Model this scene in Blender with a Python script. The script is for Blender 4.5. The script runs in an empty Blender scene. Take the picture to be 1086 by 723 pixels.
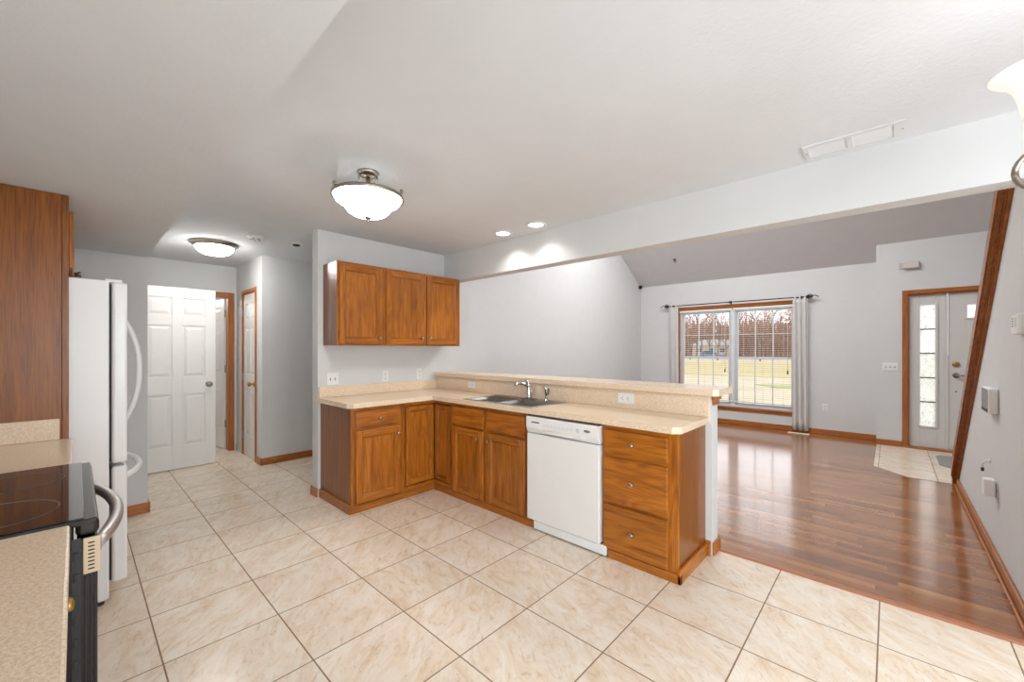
import bpy, bmesh, math, random
from mathutils import Vector, Matrix, noise as mnoise
random.seed(7)
S = bpy.context.scene
COL = S.collection
PI = math.pi

# ------------------------------------------------------------------ camera, sky, light, exposure
YAW = 0.7494
cam_d = bpy.data.cameras.new('camera'); cam = bpy.data.objects.new('camera', cam_d); COL.objects.link(cam)
cam.location = (0, 0, 1.355); cam.rotation_euler = (PI/2, 0, YAW)
cam_d.sensor_width = 36; cam_d.lens = 431.0/1086*36; cam_d.shift_y = 8.5/1086
cam_d.clip_start = 0.02; cam_d.clip_end = 600
S.camera = cam
S.view_settings.view_transform = 'Standard'; S.view_settings.look = 'None'
S.view_settings.gamma = 1; S.view_settings.use_curve_mapping = False
S.view_settings.exposure = 0.45

W = bpy.data.worlds.new('sky'); S.world = W; W.use_nodes = True
wn = W.node_tree.nodes; wl = W.node_tree.links
bg = wn['Background']
tc = wn.new('ShaderNodeTexCoord'); nz = wn.new('ShaderNodeTexNoise'); rp = wn.new('ShaderNodeValToRGB')
nz.inputs['Scale'].default_value = 2.0; nz.inputs['Detail'].default_value = 4
rp.color_ramp.elements[0].color = (0.80, 0.87, 0.97, 1); rp.color_ramp.elements[1].color = (1, 1, 1, 1)
wl.new(tc.outputs['Generated'], nz.inputs['Vector']); wl.new(nz.outputs['Fac'], rp.inputs['Fac'])
wl.new(rp.outputs['Color'], bg.inputs['Color']); bg.inputs['Strength'].default_value = 1.75

def area(name, loc, rot, sx, sy, power, col):
    d = bpy.data.lights.new(name, 'AREA'); d.shape = 'RECTANGLE'; d.size = sx; d.size_y = sy
    d.energy = power; d.color = col
    o = bpy.data.objects.new(name, d); COL.objects.link(o); o.location = loc; o.rotation_euler = rot
    return o
COOL = (0.91, 0.96, 1.0); WARM = (1.0, 0.955, 0.90); NEUT = (0.98, 0.99, 1.0)
area('fill_behind_camera', (1.50, -0.78, .95), (-PI/2, 0, PI), 1.6, 1.7, 49, COOL)       # added daylight fill in an assumed patio opening, unseen behind the camera
area('fill_dining_side', (2.66, 1.3, 1.35), (PI/2, 0, PI/2), 1.7, 1.3, 36, COOL)  # second fill light, added in an unseen opening of the dining wall
area('fill_vault_ridge', (-1.7, 5.6, 3.95), (0, 0, 0), 3.0, 0.8, 92, NEUT)          # fill added to brighten the living room, no fitting, hidden above the beam

# ------------------------------------------------------------------ helpers
def rgb(r, g, b):
    f = lambda c: (c/255/12.92) if c/255 <= .04045 else ((c/255+.055)/1.055)**2.4
    return (f(r), f(g), f(b), 1)

class NT:
    def __init__(s, name):
        s.m = bpy.data.materials.new(name); s.m.use_nodes = True
        s.t = s.m.node_tree; s.b = s.t.nodes['Principled BSDF']
    def n(s, kind, **kw):
        o = s.t.nodes.new('ShaderNode'+kind)
        for k, v in kw.items():
            if k in o.inputs.keys(): o.inputs[k].default_value = v
            else: setattr(o, k, v)
        return o
    def l(s, a, b): s.t.links.new(a, b)
    def ma(s, op, a, b=None, c=None):
        o = s.t.nodes.new('ShaderNodeMath'); o.operation = op
        for i, x in enumerate((a, b, c)):
            if x is None: continue
            if isinstance(x, (int, float)): o.inputs[i].default_value = x
            else: s.l(x, o.inputs[i])
        return o.outputs[0]
    def ramp(s, fac, stops):
        o = s.t.nodes.new('ShaderNodeValToRGB'); e = o.color_ramp.elements
        while len(e) < len(stops): e.new(0.5)
        for el, (p, c) in zip(e, stops): el.position = p; el.color = c
        s.l(fac, o.inputs['Fac']); return o.outputs['Color']
    def mix(s, fac, a, b, bt='MIX'):
        o = s.t.nodes.new('ShaderNodeMix'); o.data_type = 'RGBA'; o.blend_type = bt
        for sock, x in ((o.inputs[0], fac), (o.inputs[6], a), (o.inputs[7], b)):
            if isinstance(x, (int, float, tuple)): sock.default_value = x
            else: s.l(x, sock)
        return o.outputs[2]
    def bump(s, h, strength=.1, dist=.01):
        o = s.t.nodes.new('ShaderNodeBump'); o.inputs['Strength'].default_value = strength; o.inputs['Distance'].default_value = dist
        s.l(h, o.inputs['Height']); s.l(o.outputs[0], s.b.inputs['Normal'])
    def objvec(s, scale=(1,1,1), rand=True):
        tcn = s.n('TexCoord'); mp = s.n('Mapping'); mp.inputs['Scale'].default_value = scale
        if rand:
            oi = s.n('ObjectInfo'); cm = s.n('VectorMath', operation='SCALE'); cm.inputs[0].default_value = (37, 21, 53)
            s.l(oi.outputs['Random'], cm.inputs['Scale'])
            ad = s.n('VectorMath', operation='ADD'); s.l(tcn.outputs['Object'], ad.inputs[0]); s.l(cm.outputs[0], ad.inputs[1])
            s.l(ad.outputs[0], mp.inputs['Vector'])
        else: s.l(tcn.outputs['Object'], mp.inputs['Vector'])
        return mp.outputs[0]

def plain(name, c, rough=.5, metal=0, bump=None, spec=.5, coat=0):
    t = NT(name); t.b.inputs['Base Color'].default_value = c; t.b.inputs['Roughness'].default_value = rough
    t.b.inputs['Metallic'].default_value = metal; t.b.inputs['Specular IOR Level'].default_value = spec
    t.b.inputs['Coat Weight'].default_value = coat
    v = t.objvec((1,1,1), False)
    if bump:
        nzz = t.n('TexNoise', Scale=bump[0], Detail=4.0); t.l(v, nzz.inputs['Vector']); t.bump(nzz.outputs['Fac'], bump[1], bump[2])
    nz2 = t.n('TexNoise', Scale=6.0, Detail=2.0); t.l(v, nz2.inputs['Vector'])
    cc = t.ramp(nz2.outputs['Fac'], [(0.3, tuple(x*.975 for x in c[:3])+(1,)), (.7, c)])
    t.l(cc, t.b.inputs['Base Color'])
    return t.m

def oak(name, axis, dark, mid, light, rough=.34, fine=True):
    t = NT(name)
    sc = [26, 26, 26]; sc[axis] = 1.5
    v = t.objvec(tuple(sc))
    n1 = t.n('TexNoise', Scale=1.0, Detail=5.0, Roughness=.6, Distortion=.6); t.l(v, n1.inputs['Vector'])
    sc2 = [170, 170, 170]; sc2[axis] = 7
    v2 = t.objvec(tuple(sc2))
    n2 = t.n('TexNoise', Scale=1.0, Detail=2.0); t.l(v2, n2.inputs['Vector'])
    sc3 = [9, 9, 9]; sc3[axis] = .9
    v3 = t.objvec(tuple(sc3))
    n3 = t.n('TexNoise', Scale=1.0, Detail=1.0, Distortion=1.2); t.l(v3, n3.inputs['Vector'])
    rings = t.ma('SINE', t.ma('MULTIPLY', n3.outputs['Fac'], 40.0))
    f = t.ma('ADD', t.ma('MULTIPLY', n1.outputs['Fac'], .6), t.ma('MULTIPLY', rings, .06)); f = t.ma('ADD', f, .10)
    col = t.ramp(f, [(0.22, dark), (.40, mid), (.60, light)])
    pores = t.ramp(n2.outputs['Fac'], [(.36, (.62,.57,.48,1)), (.52, (1,1,1,1))])
    col = t.mix(.75, col, pores, 'MULTIPLY')
    oi = t.n('ObjectInfo'); hv = t.ma('ADD', t.ma('MULTIPLY', oi.outputs['Random'], .20), .90); hc = t.n('CombineXYZ')
    [t.l(hv, hc.inputs[i]) for i in range(3)]; col = t.mix(1.0, col, hc.outputs[0], 'MULTIPLY')
    t.l(col, t.b.inputs['Base Color'])
    t.b.inputs['Roughness'].default_value = rough
    t.b.inputs['Coat Weight'].default_value = .15; t.b.inputs['Coat Roughness'].default_value = .22
    t.bump(n2.outputs['Fac'], .12, .002)
    return t.m

OD, OM, OL = rgb(130, 70, 12), rgb(170, 99, 22), rgb(192, 119, 36)
oak_z = oak('oak_grain_up', 2, OD, OM, OL)
oak_x = oak('oak_grain_x', 0, OD, OM, OL)
oak_y = oak('oak_grain_y', 1, OD, OM, OL)
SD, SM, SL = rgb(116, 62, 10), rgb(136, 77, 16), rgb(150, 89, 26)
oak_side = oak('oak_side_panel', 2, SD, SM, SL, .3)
TD, TM, TL = rgb(152, 84, 28), rgb(176, 104, 40), rgb(190, 118, 52)
trim_z = oak('stained_trim_up', 2, TD, TM, TL, .4)
trim_x = oak('stained_trim_x', 0, TD, TM, TL, .4)
trim_y = oak('stained_trim_y', 1, TD, TM, TL, .4)
DD, DM, DL = rgb(128, 64, 20), rgb(150, 80, 28), rgb(168, 96, 38)
cap_y = oak('stair_cap_wood', 1, rgb(132, 70, 16), rgb(158, 90, 26), rgb(176, 108, 40), .3)

wall_m = plain('wall_paint', rgb(212, 213, 213), .7, bump=(220, .05, .002), spec=.2)
ceil_m = plain('ceiling_paint', rgb(219, 222, 226), .85, bump=(70, .35, .004), spec=.1)
white_m = plain('white_trim_paint', rgb(226, 226, 225), .42)
door_m = plain('white_door_paint', rgb(232, 231, 229), .4, bump=(90, .03, .002))
appl_m = plain('white_enamel', rgb(234, 235, 235), .28, coat=.3)
dwfront_m = plain('dishwasher_white', rgb(236, 236, 234), .3, coat=.2)
cream_m = plain('cream_plastic', rgb(226, 220, 206), .45)
black_m = plain('black_enamel', rgb(14, 14, 15), .22)
blackglass_m = plain('black_glass', rgb(14, 13, 13), .06, coat=.5)
ring_m = plain('burner_ring_grey', rgb(120, 108, 98), .3)
darkgap_m = plain('dark_rubber', rgb(40, 40, 42), .6)
greyslot_m = plain('grey_slot', rgb(120, 120, 120), .6)
steel_m = plain('stainless_steel', rgb(205, 203, 200), .36, 1.0)
sink_m = plain('sink_steel', rgb(150, 149, 146), .4, 1.0)
chrome_m = plain('chrome', rgb(205, 205, 205), .12, 1.0)
nickel_m = plain('brushed_nickel', rgb(165, 158, 146), .3, 1.0)
brass_m = plain('aged_brass', rgb(176, 140, 80), .3, 1.0)
bronze_m = plain('dark_bronze', rgb(50, 46, 44), .45, .6)
plate_m = plain('white_plastic', rgb(232, 232, 230), .4)
vent_m = plain('vent_white', rgb(216, 218, 221), .6)
screen_m = plain('dark_screen', rgb(92, 90, 88), .2)
def cloth():
    t = NT('curtain_cloth'); t.b.inputs['Base Color'].default_value = rgb(240, 239, 238); t.b.inputs['Roughness'].default_value = .9; t.b.inputs['Specular IOR Level'].default_value = .1
    v = t.objvec((1,1,1), False); n1 = t.n('TexNoise', Scale=300.0, Detail=2.0); t.l(v, n1.inputs['Vector']); t.bump(n1.outputs['Fac'], .2, .002)
    tl = t.n('BsdfTranslucent'); tl.inputs['Color'].default_value = rgb(240, 238, 236); mx = t.n('MixShader'); mx.inputs[0].default_value = .35
    t.l(t.b.outputs[0], mx.inputs[1]); t.l(tl.outputs[0], mx.inputs[2]); t.l(mx.outputs[0], t.t.nodes['Material Output'].inputs['Surface'])
    return t.m
curtain_m = cloth()
mat_m = plain('mat_pile', rgb(150, 151, 146), .95, bump=(400, .6, .006))
blind_m = plain('blind_white', rgb(235, 235, 232), .5)
vinyl_m = plain('window_vinyl', rgb(226, 230, 234), .4)
grille_m = plain('grille_cream', rgb(224, 206, 176), .5)
brick_m = None

def emit_glass(name, col, strength, base=(.95,.95,.93,1)):
    t = NT(name); t.b.inputs['Base Color'].default_value = base; t.b.inputs['Roughness'].default_value = .3
    t.b.inputs['Emission Color'].default_value = col; t.b.inputs['Emission Strength'].default_value = strength
    return t.m
bowl_m = emit_glass('lit_frosted_bowl', (1, .965, .92, 1), 20.0)
inner_m = emit_glass('lit_frosted_bowl_inside', (1, .965, .92, 1), 13.0)
hall_glass_m = emit_glass('lit_hall_glass', (1, .965, .92, 1), 32.0)
shade_m = emit_glass('lit_frosted_shade', (1, .97, .93, 1), .30)
led_m = emit_glass('lit_lens', (1, .96, .88, 1), 2.2)

def glass_mat():
    t = NT('window_glass'); t.t.nodes.remove(t.b)
    tr = t.n('BsdfTransparent'); gl = t.n('BsdfGlossy'); gl.inputs['Roughness'].default_value = .02
    fr = t.n('Fresnel'); fr.inputs['IOR'].default_value = 1.3
    mx = t.n('MixShader'); t.l(fr.outputs[0], mx.inputs[0]); t.l(tr.outputs[0], mx.inputs[1]); t.l(gl.outputs[0], mx.inputs[2])
    t.l(mx.outputs[0], t.t.nodes['Material Output'].inputs['Surface'])
    return t.m
glass_m = glass_mat()

def deco_glass():
    t = NT('frosted_patterned_glass'); t.t.nodes.remove(t.b)
    v = t.objvec((1,1,1), False)
    n1 = t.n('TexNoise', Scale=26.0, Detail=3.0, Distortion=2.2); t.l(v, n1.inputs['Vector'])
    c = t.ramp(n1.outputs['Fac'], [(.36, rgb(205, 206, 204)), (.44, rgb(250, 250, 248)), (.6, rgb(255, 255, 255)), (.64, rgb(222, 222, 216))])
    tl = t.n('BsdfTranslucent'); t.l(c, tl.inputs['Color'])
    tr = t.n('BsdfTransparent'); t.l(c, tr.inputs['Color'])
    mx = t.n('MixShader'); mx.inputs[0].default_value = .35
    t.l(tl.outputs[0], mx.inputs[1]); t.l(tr.outputs[0], mx.inputs[2])
    t.l(mx.outputs[0], t.t.nodes['Material Output'].inputs['Surface'])
    return t.m
deco_m = deco_glass()

def laminate():
    t = NT('speckled_laminate'); v = t.objvec((1,1,1), False)
    n1 = t.n('TexNoise', Scale=150.0, Detail=3.0); t.l(v, n1.inputs['Vector'])
    n2 = t.n('TexNoise', Scale=420.0, Detail=1.0); t.l(v, n2.inputs['Vector'])
    c1 = t.ramp(n1.outputs['Fac'], [(.32, rgb(219, 192, 162)), (.5, rgb(230, 209, 183)), (.68, rgb(238, 222, 200))])
    c2 = t.ramp(n2.outputs['Fac'], [(.30, rgb(200, 168, 134)), (.42, (1,1,1,1))])
    t.l(t.mix(.5, c1, c2, 'MULTIPLY'), t.b.inputs['Base Color'])
    t.b.inputs['Roughness'].default_value = .24
    return t.m
lam_m = laminate()

TS, TX, TY = 0.4494, -1.3894, 0.2579
def tile(name, ox, oy, s, tint=1.0):
    t = NT(name); tcn = t.n('TexCoord'); sp = t.n('SeparateXYZ'); t.l(tcn.outputs['Object'], sp.inputs[0])
    px = t.ma('DIVIDE', t.ma('SUBTRACT', sp.outputs['X'], ox), s); py = t.ma('DIVIDE', t.ma('SUBTRACT', sp.outputs['Y'], oy), s)
    ix, iy = t.ma('FLOOR', px), t.ma('FLOOR', py)
    fxx, fyy = t.ma('FRACT', px), t.ma('FRACT', py)
    dx = t.ma('MINIMUM', fxx, t.ma('SUBTRACT', 1.0, fxx)); dy = t.ma('MINIMUM', fyy, t.ma('SUBTRACT', 1.0, fyy))
    d = t.ma('MINIMUM', dx, dy)
    grout = t.ma('LESS_THAN', d, .0030/s)
    cb = t.n('CombineXYZ'); t.l(ix, cb.inputs[0]); t.l(iy, cb.inputs[1])
    wn_ = t.n('TexWhiteNoise', noise_dimensions='3D'); t.l(cb.outputs[0], wn_.inputs['Vector'])
    off = t.n('VectorMath', operation='SCALE'); t.l(wn_.outputs['Color'], off.inputs[0]); off.inputs['Scale'].default_value = 40
    ad = t.n('VectorMath', operation='ADD'); t.l(tcn.outputs['Object'], ad.inputs[0]); t.l(off.outputs[0], ad.inputs[1])
    rot = t.n('VectorRotate', rotation_type='Z_AXIS'); t.l(ad.outputs[0], rot.inputs['Vector'])
    t.l(t.ma('ADD', t.ma('MULTIPLY', wn_.outputs['Value'], .9), .2), rot.inputs['Angle'])
    mp = t.n('Mapping'); mp.inputs['Scale'].default_value = (1, 2.3, 1); t.l(rot.outputs[0], mp.inputs['Vector'])
    n1 = t.n('TexNoise', Scale=4.5, Detail=9.0, Roughness=.68, Distortion=1.0); t.l(mp.outputs[0], n1.inputs['Vector'])
    n2 = t.n('TexNoise', Scale=9.0, Detail=5.0, Roughness=.7, Distortion=2.0); t.l(mp.outputs[0], n2.inputs['Vector'])
    c1 = t.ramp(n1.outputs['Fac'], [(.30, rgb(216, 190, 160)), (.44, rgb(227, 209, 187)), (.60, rgb(233, 222, 207))])
    c2 = t.ramp(n2.outputs['Fac'], [(.28, rgb(208, 190, 166)), (.46, (1,1,1,1))])
    c = t.mix(.6, c1, c2, 'MULTIPLY')
    hv = t.ma('ADD', t.ma('MULTIPLY', wn_.outputs['Value'], .06), .95)
    hc = t.n('CombineXYZ'); [t.l(hv, hc.inputs[i]) for i in range(3)]
    c = t.mix(1.0, c, hc.outputs[0], 'MULTIPLY')
    c = t.mix(grout, c, rgb(126, 100, 74))
    t.l(c, t.b.inputs['Base Color'])
    t.l(t.ma('ADD', t.ma('MULTIPLY', grout, .5), .24), t.b.inputs['Roughness'])
    t.bump(t.ma('SUBTRACT', 1.0, t.ma('LESS_THAN', d, .005/s)), .25, .002)
    return t.m
tile_m = tile('marble_floor_tile', TX, TY, TS)
foyer_m = tile('foyer_floor_tile', -0.10, 5.48, .46)

def planks():
    t = NT('laminate_plank_floor'); tcn = t.n('TexCoord'); sp = t.n('SeparateXYZ'); t.l(tcn.outputs['Object'], sp.inputs[0])
    w = .064; L = .62
    ry_ = t.ma('DIVIDE', sp.outputs['Y'], w); row = t.ma('FLOOR', ry_)
    w1 = t.n('TexWhiteNoise', noise_dimensions='1D'); t.l(row, w1.inputs['W'])
    rx_ = t.ma('ADD', t.ma('DIVIDE', sp.outputs['X'], L), t.ma('MULTIPLY', w1.outputs['Value'], 7.3)); colx = t.ma('FLOOR', rx_)
    cb = t.n('CombineXYZ'); t.l(row, cb.inputs[0]); t.l(colx, cb.inputs[1])
    w2 = t.n('TexWhiteNoise', noise_dimensions='3D'); t.l(cb.outputs[0], w2.inputs['Vector'])
    mp = t.n('Mapping'); mp.inputs['Scale'].default_value = (1.6, 30, 1)
    of = t.n('VectorMath', operation='SCALE'); t.l(w2.outputs['Color'], of.inputs[0]); of.inputs['Scale'].default_value = 30
    ad = t.n('VectorMath', operation='ADD'); t.l(tcn.outputs['Object'], ad.inputs[0]); t.l(of.outputs[0], ad.inputs[1]); t.l(ad.outputs[0], mp.inputs['Vector'])
    n1 = t.n('TexNoise', Scale=1.0, Detail=5.0, Distortion=.7); t.l(mp.outputs[0], n1.inputs['Vector'])
    f = t.ma('ADD', t.ma('MULTIPLY', w2.outputs['Value'], .45), t.ma('MULTIPLY', n1.outputs['Fac'], .55))
    c = t.ramp(f, [(.24, rgb(118, 68, 32)), (.44, rgb(148, 92, 46)), (.60, rgb(162, 106, 58)), (.8, rgb(178, 124, 76))])
    fy_ = t.ma('FRACT', ry_); fx_ = t.ma('FRACT', rx_)
    seam = t.ma('MAXIMUM', t.ma('LESS_THAN', fy_, .02), t.ma('LESS_THAN', fx_, .003))
    c = t.mix(t.ma('MULTIPLY', seam, .4), c, rgb(100, 58, 38))
    t.l(c, t.b.inputs['Base Color']); t.b.inputs['Roughness'].default_value = .22; t.b.inputs['Coat Weight'].default_value = 1.0; t.b.inputs['Coat Roughness'].default_value = .11; t.b.inputs['Coat IOR'].default_value = 1.5
    return t.m
plank_m = planks()

# ---- mesh helpers
def add_geo(bm, vs, fs, mi=0, M=None, smooth=False):
    bv = [bm.verts.new(M(*v) if M else v) for v in vs]
    for f in fs:
        try:
            fc = bm.faces.new([bv[i] for i in f]); fc.material_index = mi; fc.smooth = smooth
        except ValueError: pass

def box(bm, x0, x1, y0, y1, z0, z1, bev=0, mi=0, M=None, seg=1):
    if x0 > x1: x0, x1 = x1, x0
    if y0 > y1: y0, y1 = y1, y0
    if z0 > z1: z0, z1 = z1, z0
    t = bmesh.new()
    v = [t.verts.new(p) for p in ((x0,y0,z0),(x1,y0,z0),(x1,y1,z0),(x0,y1,z0),(x0,y0,z1),(x1,y0,z1),(x1,y1,z1),(x0,y1,z1))]
    for f in ((0,3,2,1),(4,5,6,7),(0,1,5,4),(1,2,6,5),(2,3,7,6),(3,0,4,7)): t.faces.new([v[i] for i in f])
    if bev > 0:
        bev = min(bev, .49*min(x1-x0, y1-y0, z1-z0))
        bmesh.ops.bevel(t, geom=list(t.edges), offset=bev, segments=seg, affect='EDGES', profile=.5)
    t.verts.index_update()
    add_geo(bm, [tuple(x.co) for x in t.verts], [[x.index for x in f.verts] for f in t.faces], mi, M)
    t.free()

def prism(bm, poly, axis, a0, a1, mi=0, M=None):
    """poly: 2D points; extruded along axis between a0 and a1 (axis 0: (y,z), 1: (x,z), 2: (x,y))"""
    def p(q, a): return (a, q[0], q[1]) if axis == 0 else ((q[0], a, q[1]) if axis == 1 else (q[0], q[1], a))
    n = len(poly); vs = [p(q, a0) for q in poly] + [p(q, a1) for q in poly]
    fs = [list(range(n)), list(range(2*n-1, n-1, -1))] + [[i, (i+1) % n, n+(i+1) % n, n+i] for i in range(n)]
    add_geo(bm, vs, fs, mi, M)

def lathe(bm, prof, org, axis=(0,0,1), n=24, mi=0, smooth=True):
    ax = Vector(axis).normalized(); u = ax.orthogonal().normalized(); w = ax.cross(u); org = Vector(org)
    vs, fs = [], []
    for r, h in prof:
        for k in range(n):
            a = 2*PI*k/n; vs.append(tuple(org + ax*h + (u*math.cos(a)+w*math.sin(a))*max(r, 1e-5)))
    for i in range(len(prof)-1):
        for k in range(n):
            k2 = (k+1) % n; fs.append([i*n+k, i*n+k2, (i+1)*n+k2, (i+1)*n+k])
    fs.append(list(range(n))[::-1]); fs.append([(len(prof)-1)*n+k for k in range(n)])
    add_geo(bm, vs, fs, mi, None, smooth)

def tube(bm, pts, r, n=10, mi=0, flat=1.0):
    pts = [Vector(p) for p in pts]; m = len(pts)
    rs = r if isinstance(r, (list, tuple)) else [r]*m
    vs, fs = [], []
    t0 = (pts[1]-pts[0]).normalized(); u = t0.orthogonal().normalized()
    for i, p in enumerate(pts):
        t = ((pts[min(i+1, m-1)]-pts[max(i-1, 0)])).normalized()
        u = (u - t*u.dot(t)).normalized(); w = t.cross(u)
        for k in range(n):
            a = 2*PI*k/n; vs.append(tuple(p + u*math.cos(a)*rs[i] + w*math.sin(a)*rs[i]*flat))
    for i in range(m-1):
        for k in range(n):
            k2 = (k+1) % n; fs.append([i*n+k, i*n+k2, (i+1)*n+k2, (i+1)*n+k])
    fs.append(list(range(n))[::-1]); fs.append([(m-1)*n+k for k in range(n)])
    add_geo(bm, vs, fs, mi, None, True)

def arc(c, r, a0, a1, n, e1, e2):
    c, e1, e2 = Vector(c), Vector(e1), Vector(e2)
    return [c + e1*r*math.cos(a0+(a1-a0)*i/n) + e2*r*math.sin(a0+(a1-a0)*i/n) for i in range(n+1)]

def wloc(o):
    v = Vector((0,0,0))
    while o is not None: v += Vector(o.location); o = o.parent
    return v

def obj(name, bm, mats, parent=None, loc=None):
    """one mesh object; bm holds world coordinates"""
    org = wloc(parent) if parent else (Vector(loc) if loc else Vector((0,0,0)))
    bmesh.ops.recalc_face_normals(bm, faces=list(bm.faces))
    bmesh.ops.translate(bm, verts=list(bm.verts), vec=-org)
    me = bpy.data.meshes.new(name); bm.to_mesh(me); bm.free()
    for m in (mats if isinstance(mats, (list, tuple)) else [mats]): me.materials.append(m)
    o = bpy.data.objects.new(name, me); COL.objects.link(o)
    if parent: o.parent = parent
    else: o.location = org
    return o

def tag(o, label, cat, group=None):
    o['label'] = label; o['category'] = cat
    if group: o['group'] = group
    return o
def thing(name, label, cat, loc, group=None):
    o = bpy.data.objects.new(name, None); COL.objects.link(o); o.location = loc; o.empty_display_size = .05
    return tag(o, label, cat, group)
def struct(name, bm, mats, label=None, parent=None):
    o = obj(name, bm, mats, parent)
    if not parent:
        o['kind'] = 'structure'
        if label: o['label'] = label
    return o
def sroot(name, label, loc):
    o = bpy.data.objects.new(name, None); COL.objects.link(o); o.location = loc; o.empty_display_size = .05
    o['kind'] = 'structure'; o['label'] = label
    return o
def nb(): return bmesh.new()
def B(*a, **k):
    b = nb(); box(b, *a, **k); return b

# ------------------------------------------------------------------ room shell
CZ = 2.45; WX = -3.83; SOF = 2.115
b = nb(); box(b, -9.2, 2.8, -.9, 2.96, -.12, 0); box(b, -5.36, -3.95, 2.96, 5.3, -.12, 0)
struct('floor_tile', b, tile_m)
b = nb(); prism(b, [(-3.95,2.96),(1.75,2.96),(1.75,8.2),(-3.95,8.2)], 2, -.12, 0)
struct('floor_wood', b, plank_m)
b = nb(); prism(b, [(-.14,7.76),(-.14,6.31),(.14,6.0),(1.62,6.0),(1.62,7.76)], 2, -.01, .004)
struct('floor_foyer', b, foyer_m)
b = nb(); box(b, -6.6, 2.8, -.8, 2.95, CZ, CZ+.1); box(b, -5.4, -3.9, 2.95, 5.3, CZ, CZ+.1)
struct('ceiling', b, ceil_m)
struct('ceiling_soffit', B(-4.52, 2.6, -.65, .405, SOF, CZ), ceil_m)
b = nb()
ridge = 2.64+.62*(8.09-5.6)
prism(b, [(8.3,2.51),(5.6,ridge),(3.0,ridge-1.6),(3.0,ridge-1.5),(5.6,ridge+.1),(8.3,2.61)], 0, -3.95, 1.75)
struct('ceiling_vault', b, ceil_m)
b = nb(); box(b, -3.95, WX, 1.51, 2.95, 0, CZ)
prism(b, [(2.95,0),(8.25,0),(8.25,2.7),(5.6,ridge+.1),(2.95,2.75)], 0, -3.95, WX)
struct('wall_cabinets', b, wall_m)
struct('beam', B(WX, 1.75, 2.95, 3.09, 2.135, CZ+.3), wall_m)
# living room window wall with its opening
WOX0, WOX1, WOZ0, WOZ1 = -3.05, -1.12, .31, 2.11
b = nb()
box(b, -3.95, WOX0, 8.09, 8.25, 0, 2.9); box(b, WOX1, -.145, 8.09, 8.25, 0, 2.9)
box(b, WOX0, WOX1, 8.09, 8.25, 0, WOZ0); box(b, WOX0, WOX1, 8.09, 8.25, WOZ1, 2.9)
struct('wall_window', b, wall_m)
# foyer wall with the entry opening
b = nb()
box(b, -.145, .175, 7.78, 8.25, 0, 3.05); box(b, 1.52, 1.75, 7.78, 7.95, 0, 3.05); box(b, .175, 1.52, 7.78, 7.95, 2.105, 3.05)
struct('wall_entry', b, wall_m)
# stair knee wall: its top falls with the stair
ST = 5.38; SS = .893
zt = lambda y: ST - SS*y
b = nb(); prism(b, [(2.95,0),(6.02,0),(6.02,zt(6.02)+.02),(2.95,zt(2.95))], 0, .495, .61)
struct('wall_stair', b, wall_m)
struct('wall_stairwell', B(1.62, 1.75, 2.95, 8.0, 0, 4.3), wall_m)
b = nb(); box(b, .61, 2.72, 2.95, 3.07, 0, CZ)
struct('wall_dining', b, wall_m)
b = nb(); box(b, -4.64, .6, -.77, -.65, 0, CZ); box(b, 2.4, 2.72, -.77, -.65, 0, CZ); box(b, .6, 2.4, -.77, -.65, 2.1, CZ)
struct('wall_range', b, wall_m)
b = nb(); box(b, 2.6, 2.72, -.65, .45, 0, CZ); box(b, 2.6, 2.72, 2.15, 2.95, 0, CZ); box(b, 2.6, 2.72, .45, 2.15, 0, .7); box(b, 2.6, 2.72, .45, 2.15, 2.0, CZ)
struct('wall_right', b, wall_m)
b = nb(); box(b, -4.64, -4.52, -.65, .29, 0, CZ); box(b, -6.6, -4.52, .29, .41, 0, CZ)
struct('wall_refrigerator', b, wall_m)
# hall end wall with a door opening, closet block beside it
b = nb(); box(b, -6.57, -6.45, .41, .60, 0, CZ); box(b, -6.57, -6.45, 1.40, 1.6, 0, CZ); box(b, -6.57, -6.45, .60, 1.40, 2.05, CZ)
struct('wall_hall', b, wall_m)
b = nb(); box(b, -6.45, -6.115, 1.48, 1.60, 0, CZ); box(b, -5.60, -5.36, 1.48, 1.60, 0, CZ); box(b, -6.115, -5.60, 1.48, 1.60, 2.055, CZ)
box(b, -5.48, -5.36, 1.60, 5.2, 0, CZ)
struct('wall_closet', b, wall_m)
struct('wall_hallway', B(-5.36, -3.95, 5.2, 5.3, 0, CZ), wall_m)
b = nb(); box(b, -9.1, -9.0, -.6, 2.5, 0, CZ); box(b, -9.1, -6.57, 2.4, 2.5, 0, CZ); box(b, -9.1, -6.57, -.7, -.6, 0, CZ); box(b, -9.1, -6.57, -.7, 2.5, CZ, CZ+.1); box(b,-6.57,-6.5,-.6,.41,0,CZ); box(b,-6.57,-6.5,1.6,2.4,0,CZ)
struct('wall_backroom', b, wall_m)

# half wall behind the peninsula
HX = -.855
b = nb(); box(b, WX, HX, 2.8425, 2.958, 0, 1.049)
struct('wall_half', b, wall_m)

# ---- baseboards (stained wood)
def baseb(name, segs, h=.083):
    b = nb()
    for (x0, x1, y0, y1) in segs:
        mi = 0 if abs(x1-x0) > abs(y1-y0) else 1
        box(b, x0, x1, y0, y1, 0, h, .004, mi)
    return struct(name, b, [trim_x, trim_y])
baseb('baseboard_window', [(WX, -.145, 8.074, 8.09)])
baseb('baseboard_entry', [(-.145, .12, 7.764, 7.78)])
b = nb(); box(b, .479, .495, 3.05, 5.985, 0, .083, .004); box(b, .465, .480, 3.05, 5.985, 0, .02, .006)
struct('baseboard_stair', b, trim_y)
baseb('baseboard_living', [(WX, WX+.016, 2.97, 8.074)])
baseb('baseboard_refrigerator', [(-4.52, -4.504, .15, .41), (-4.64, -4.504, .41, .426)])
baseb('baseboard_closet', [(-5.36, -5.344, 1.464, 5.2), (-5.54, -5.344, 1.464, 1.48)])
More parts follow.
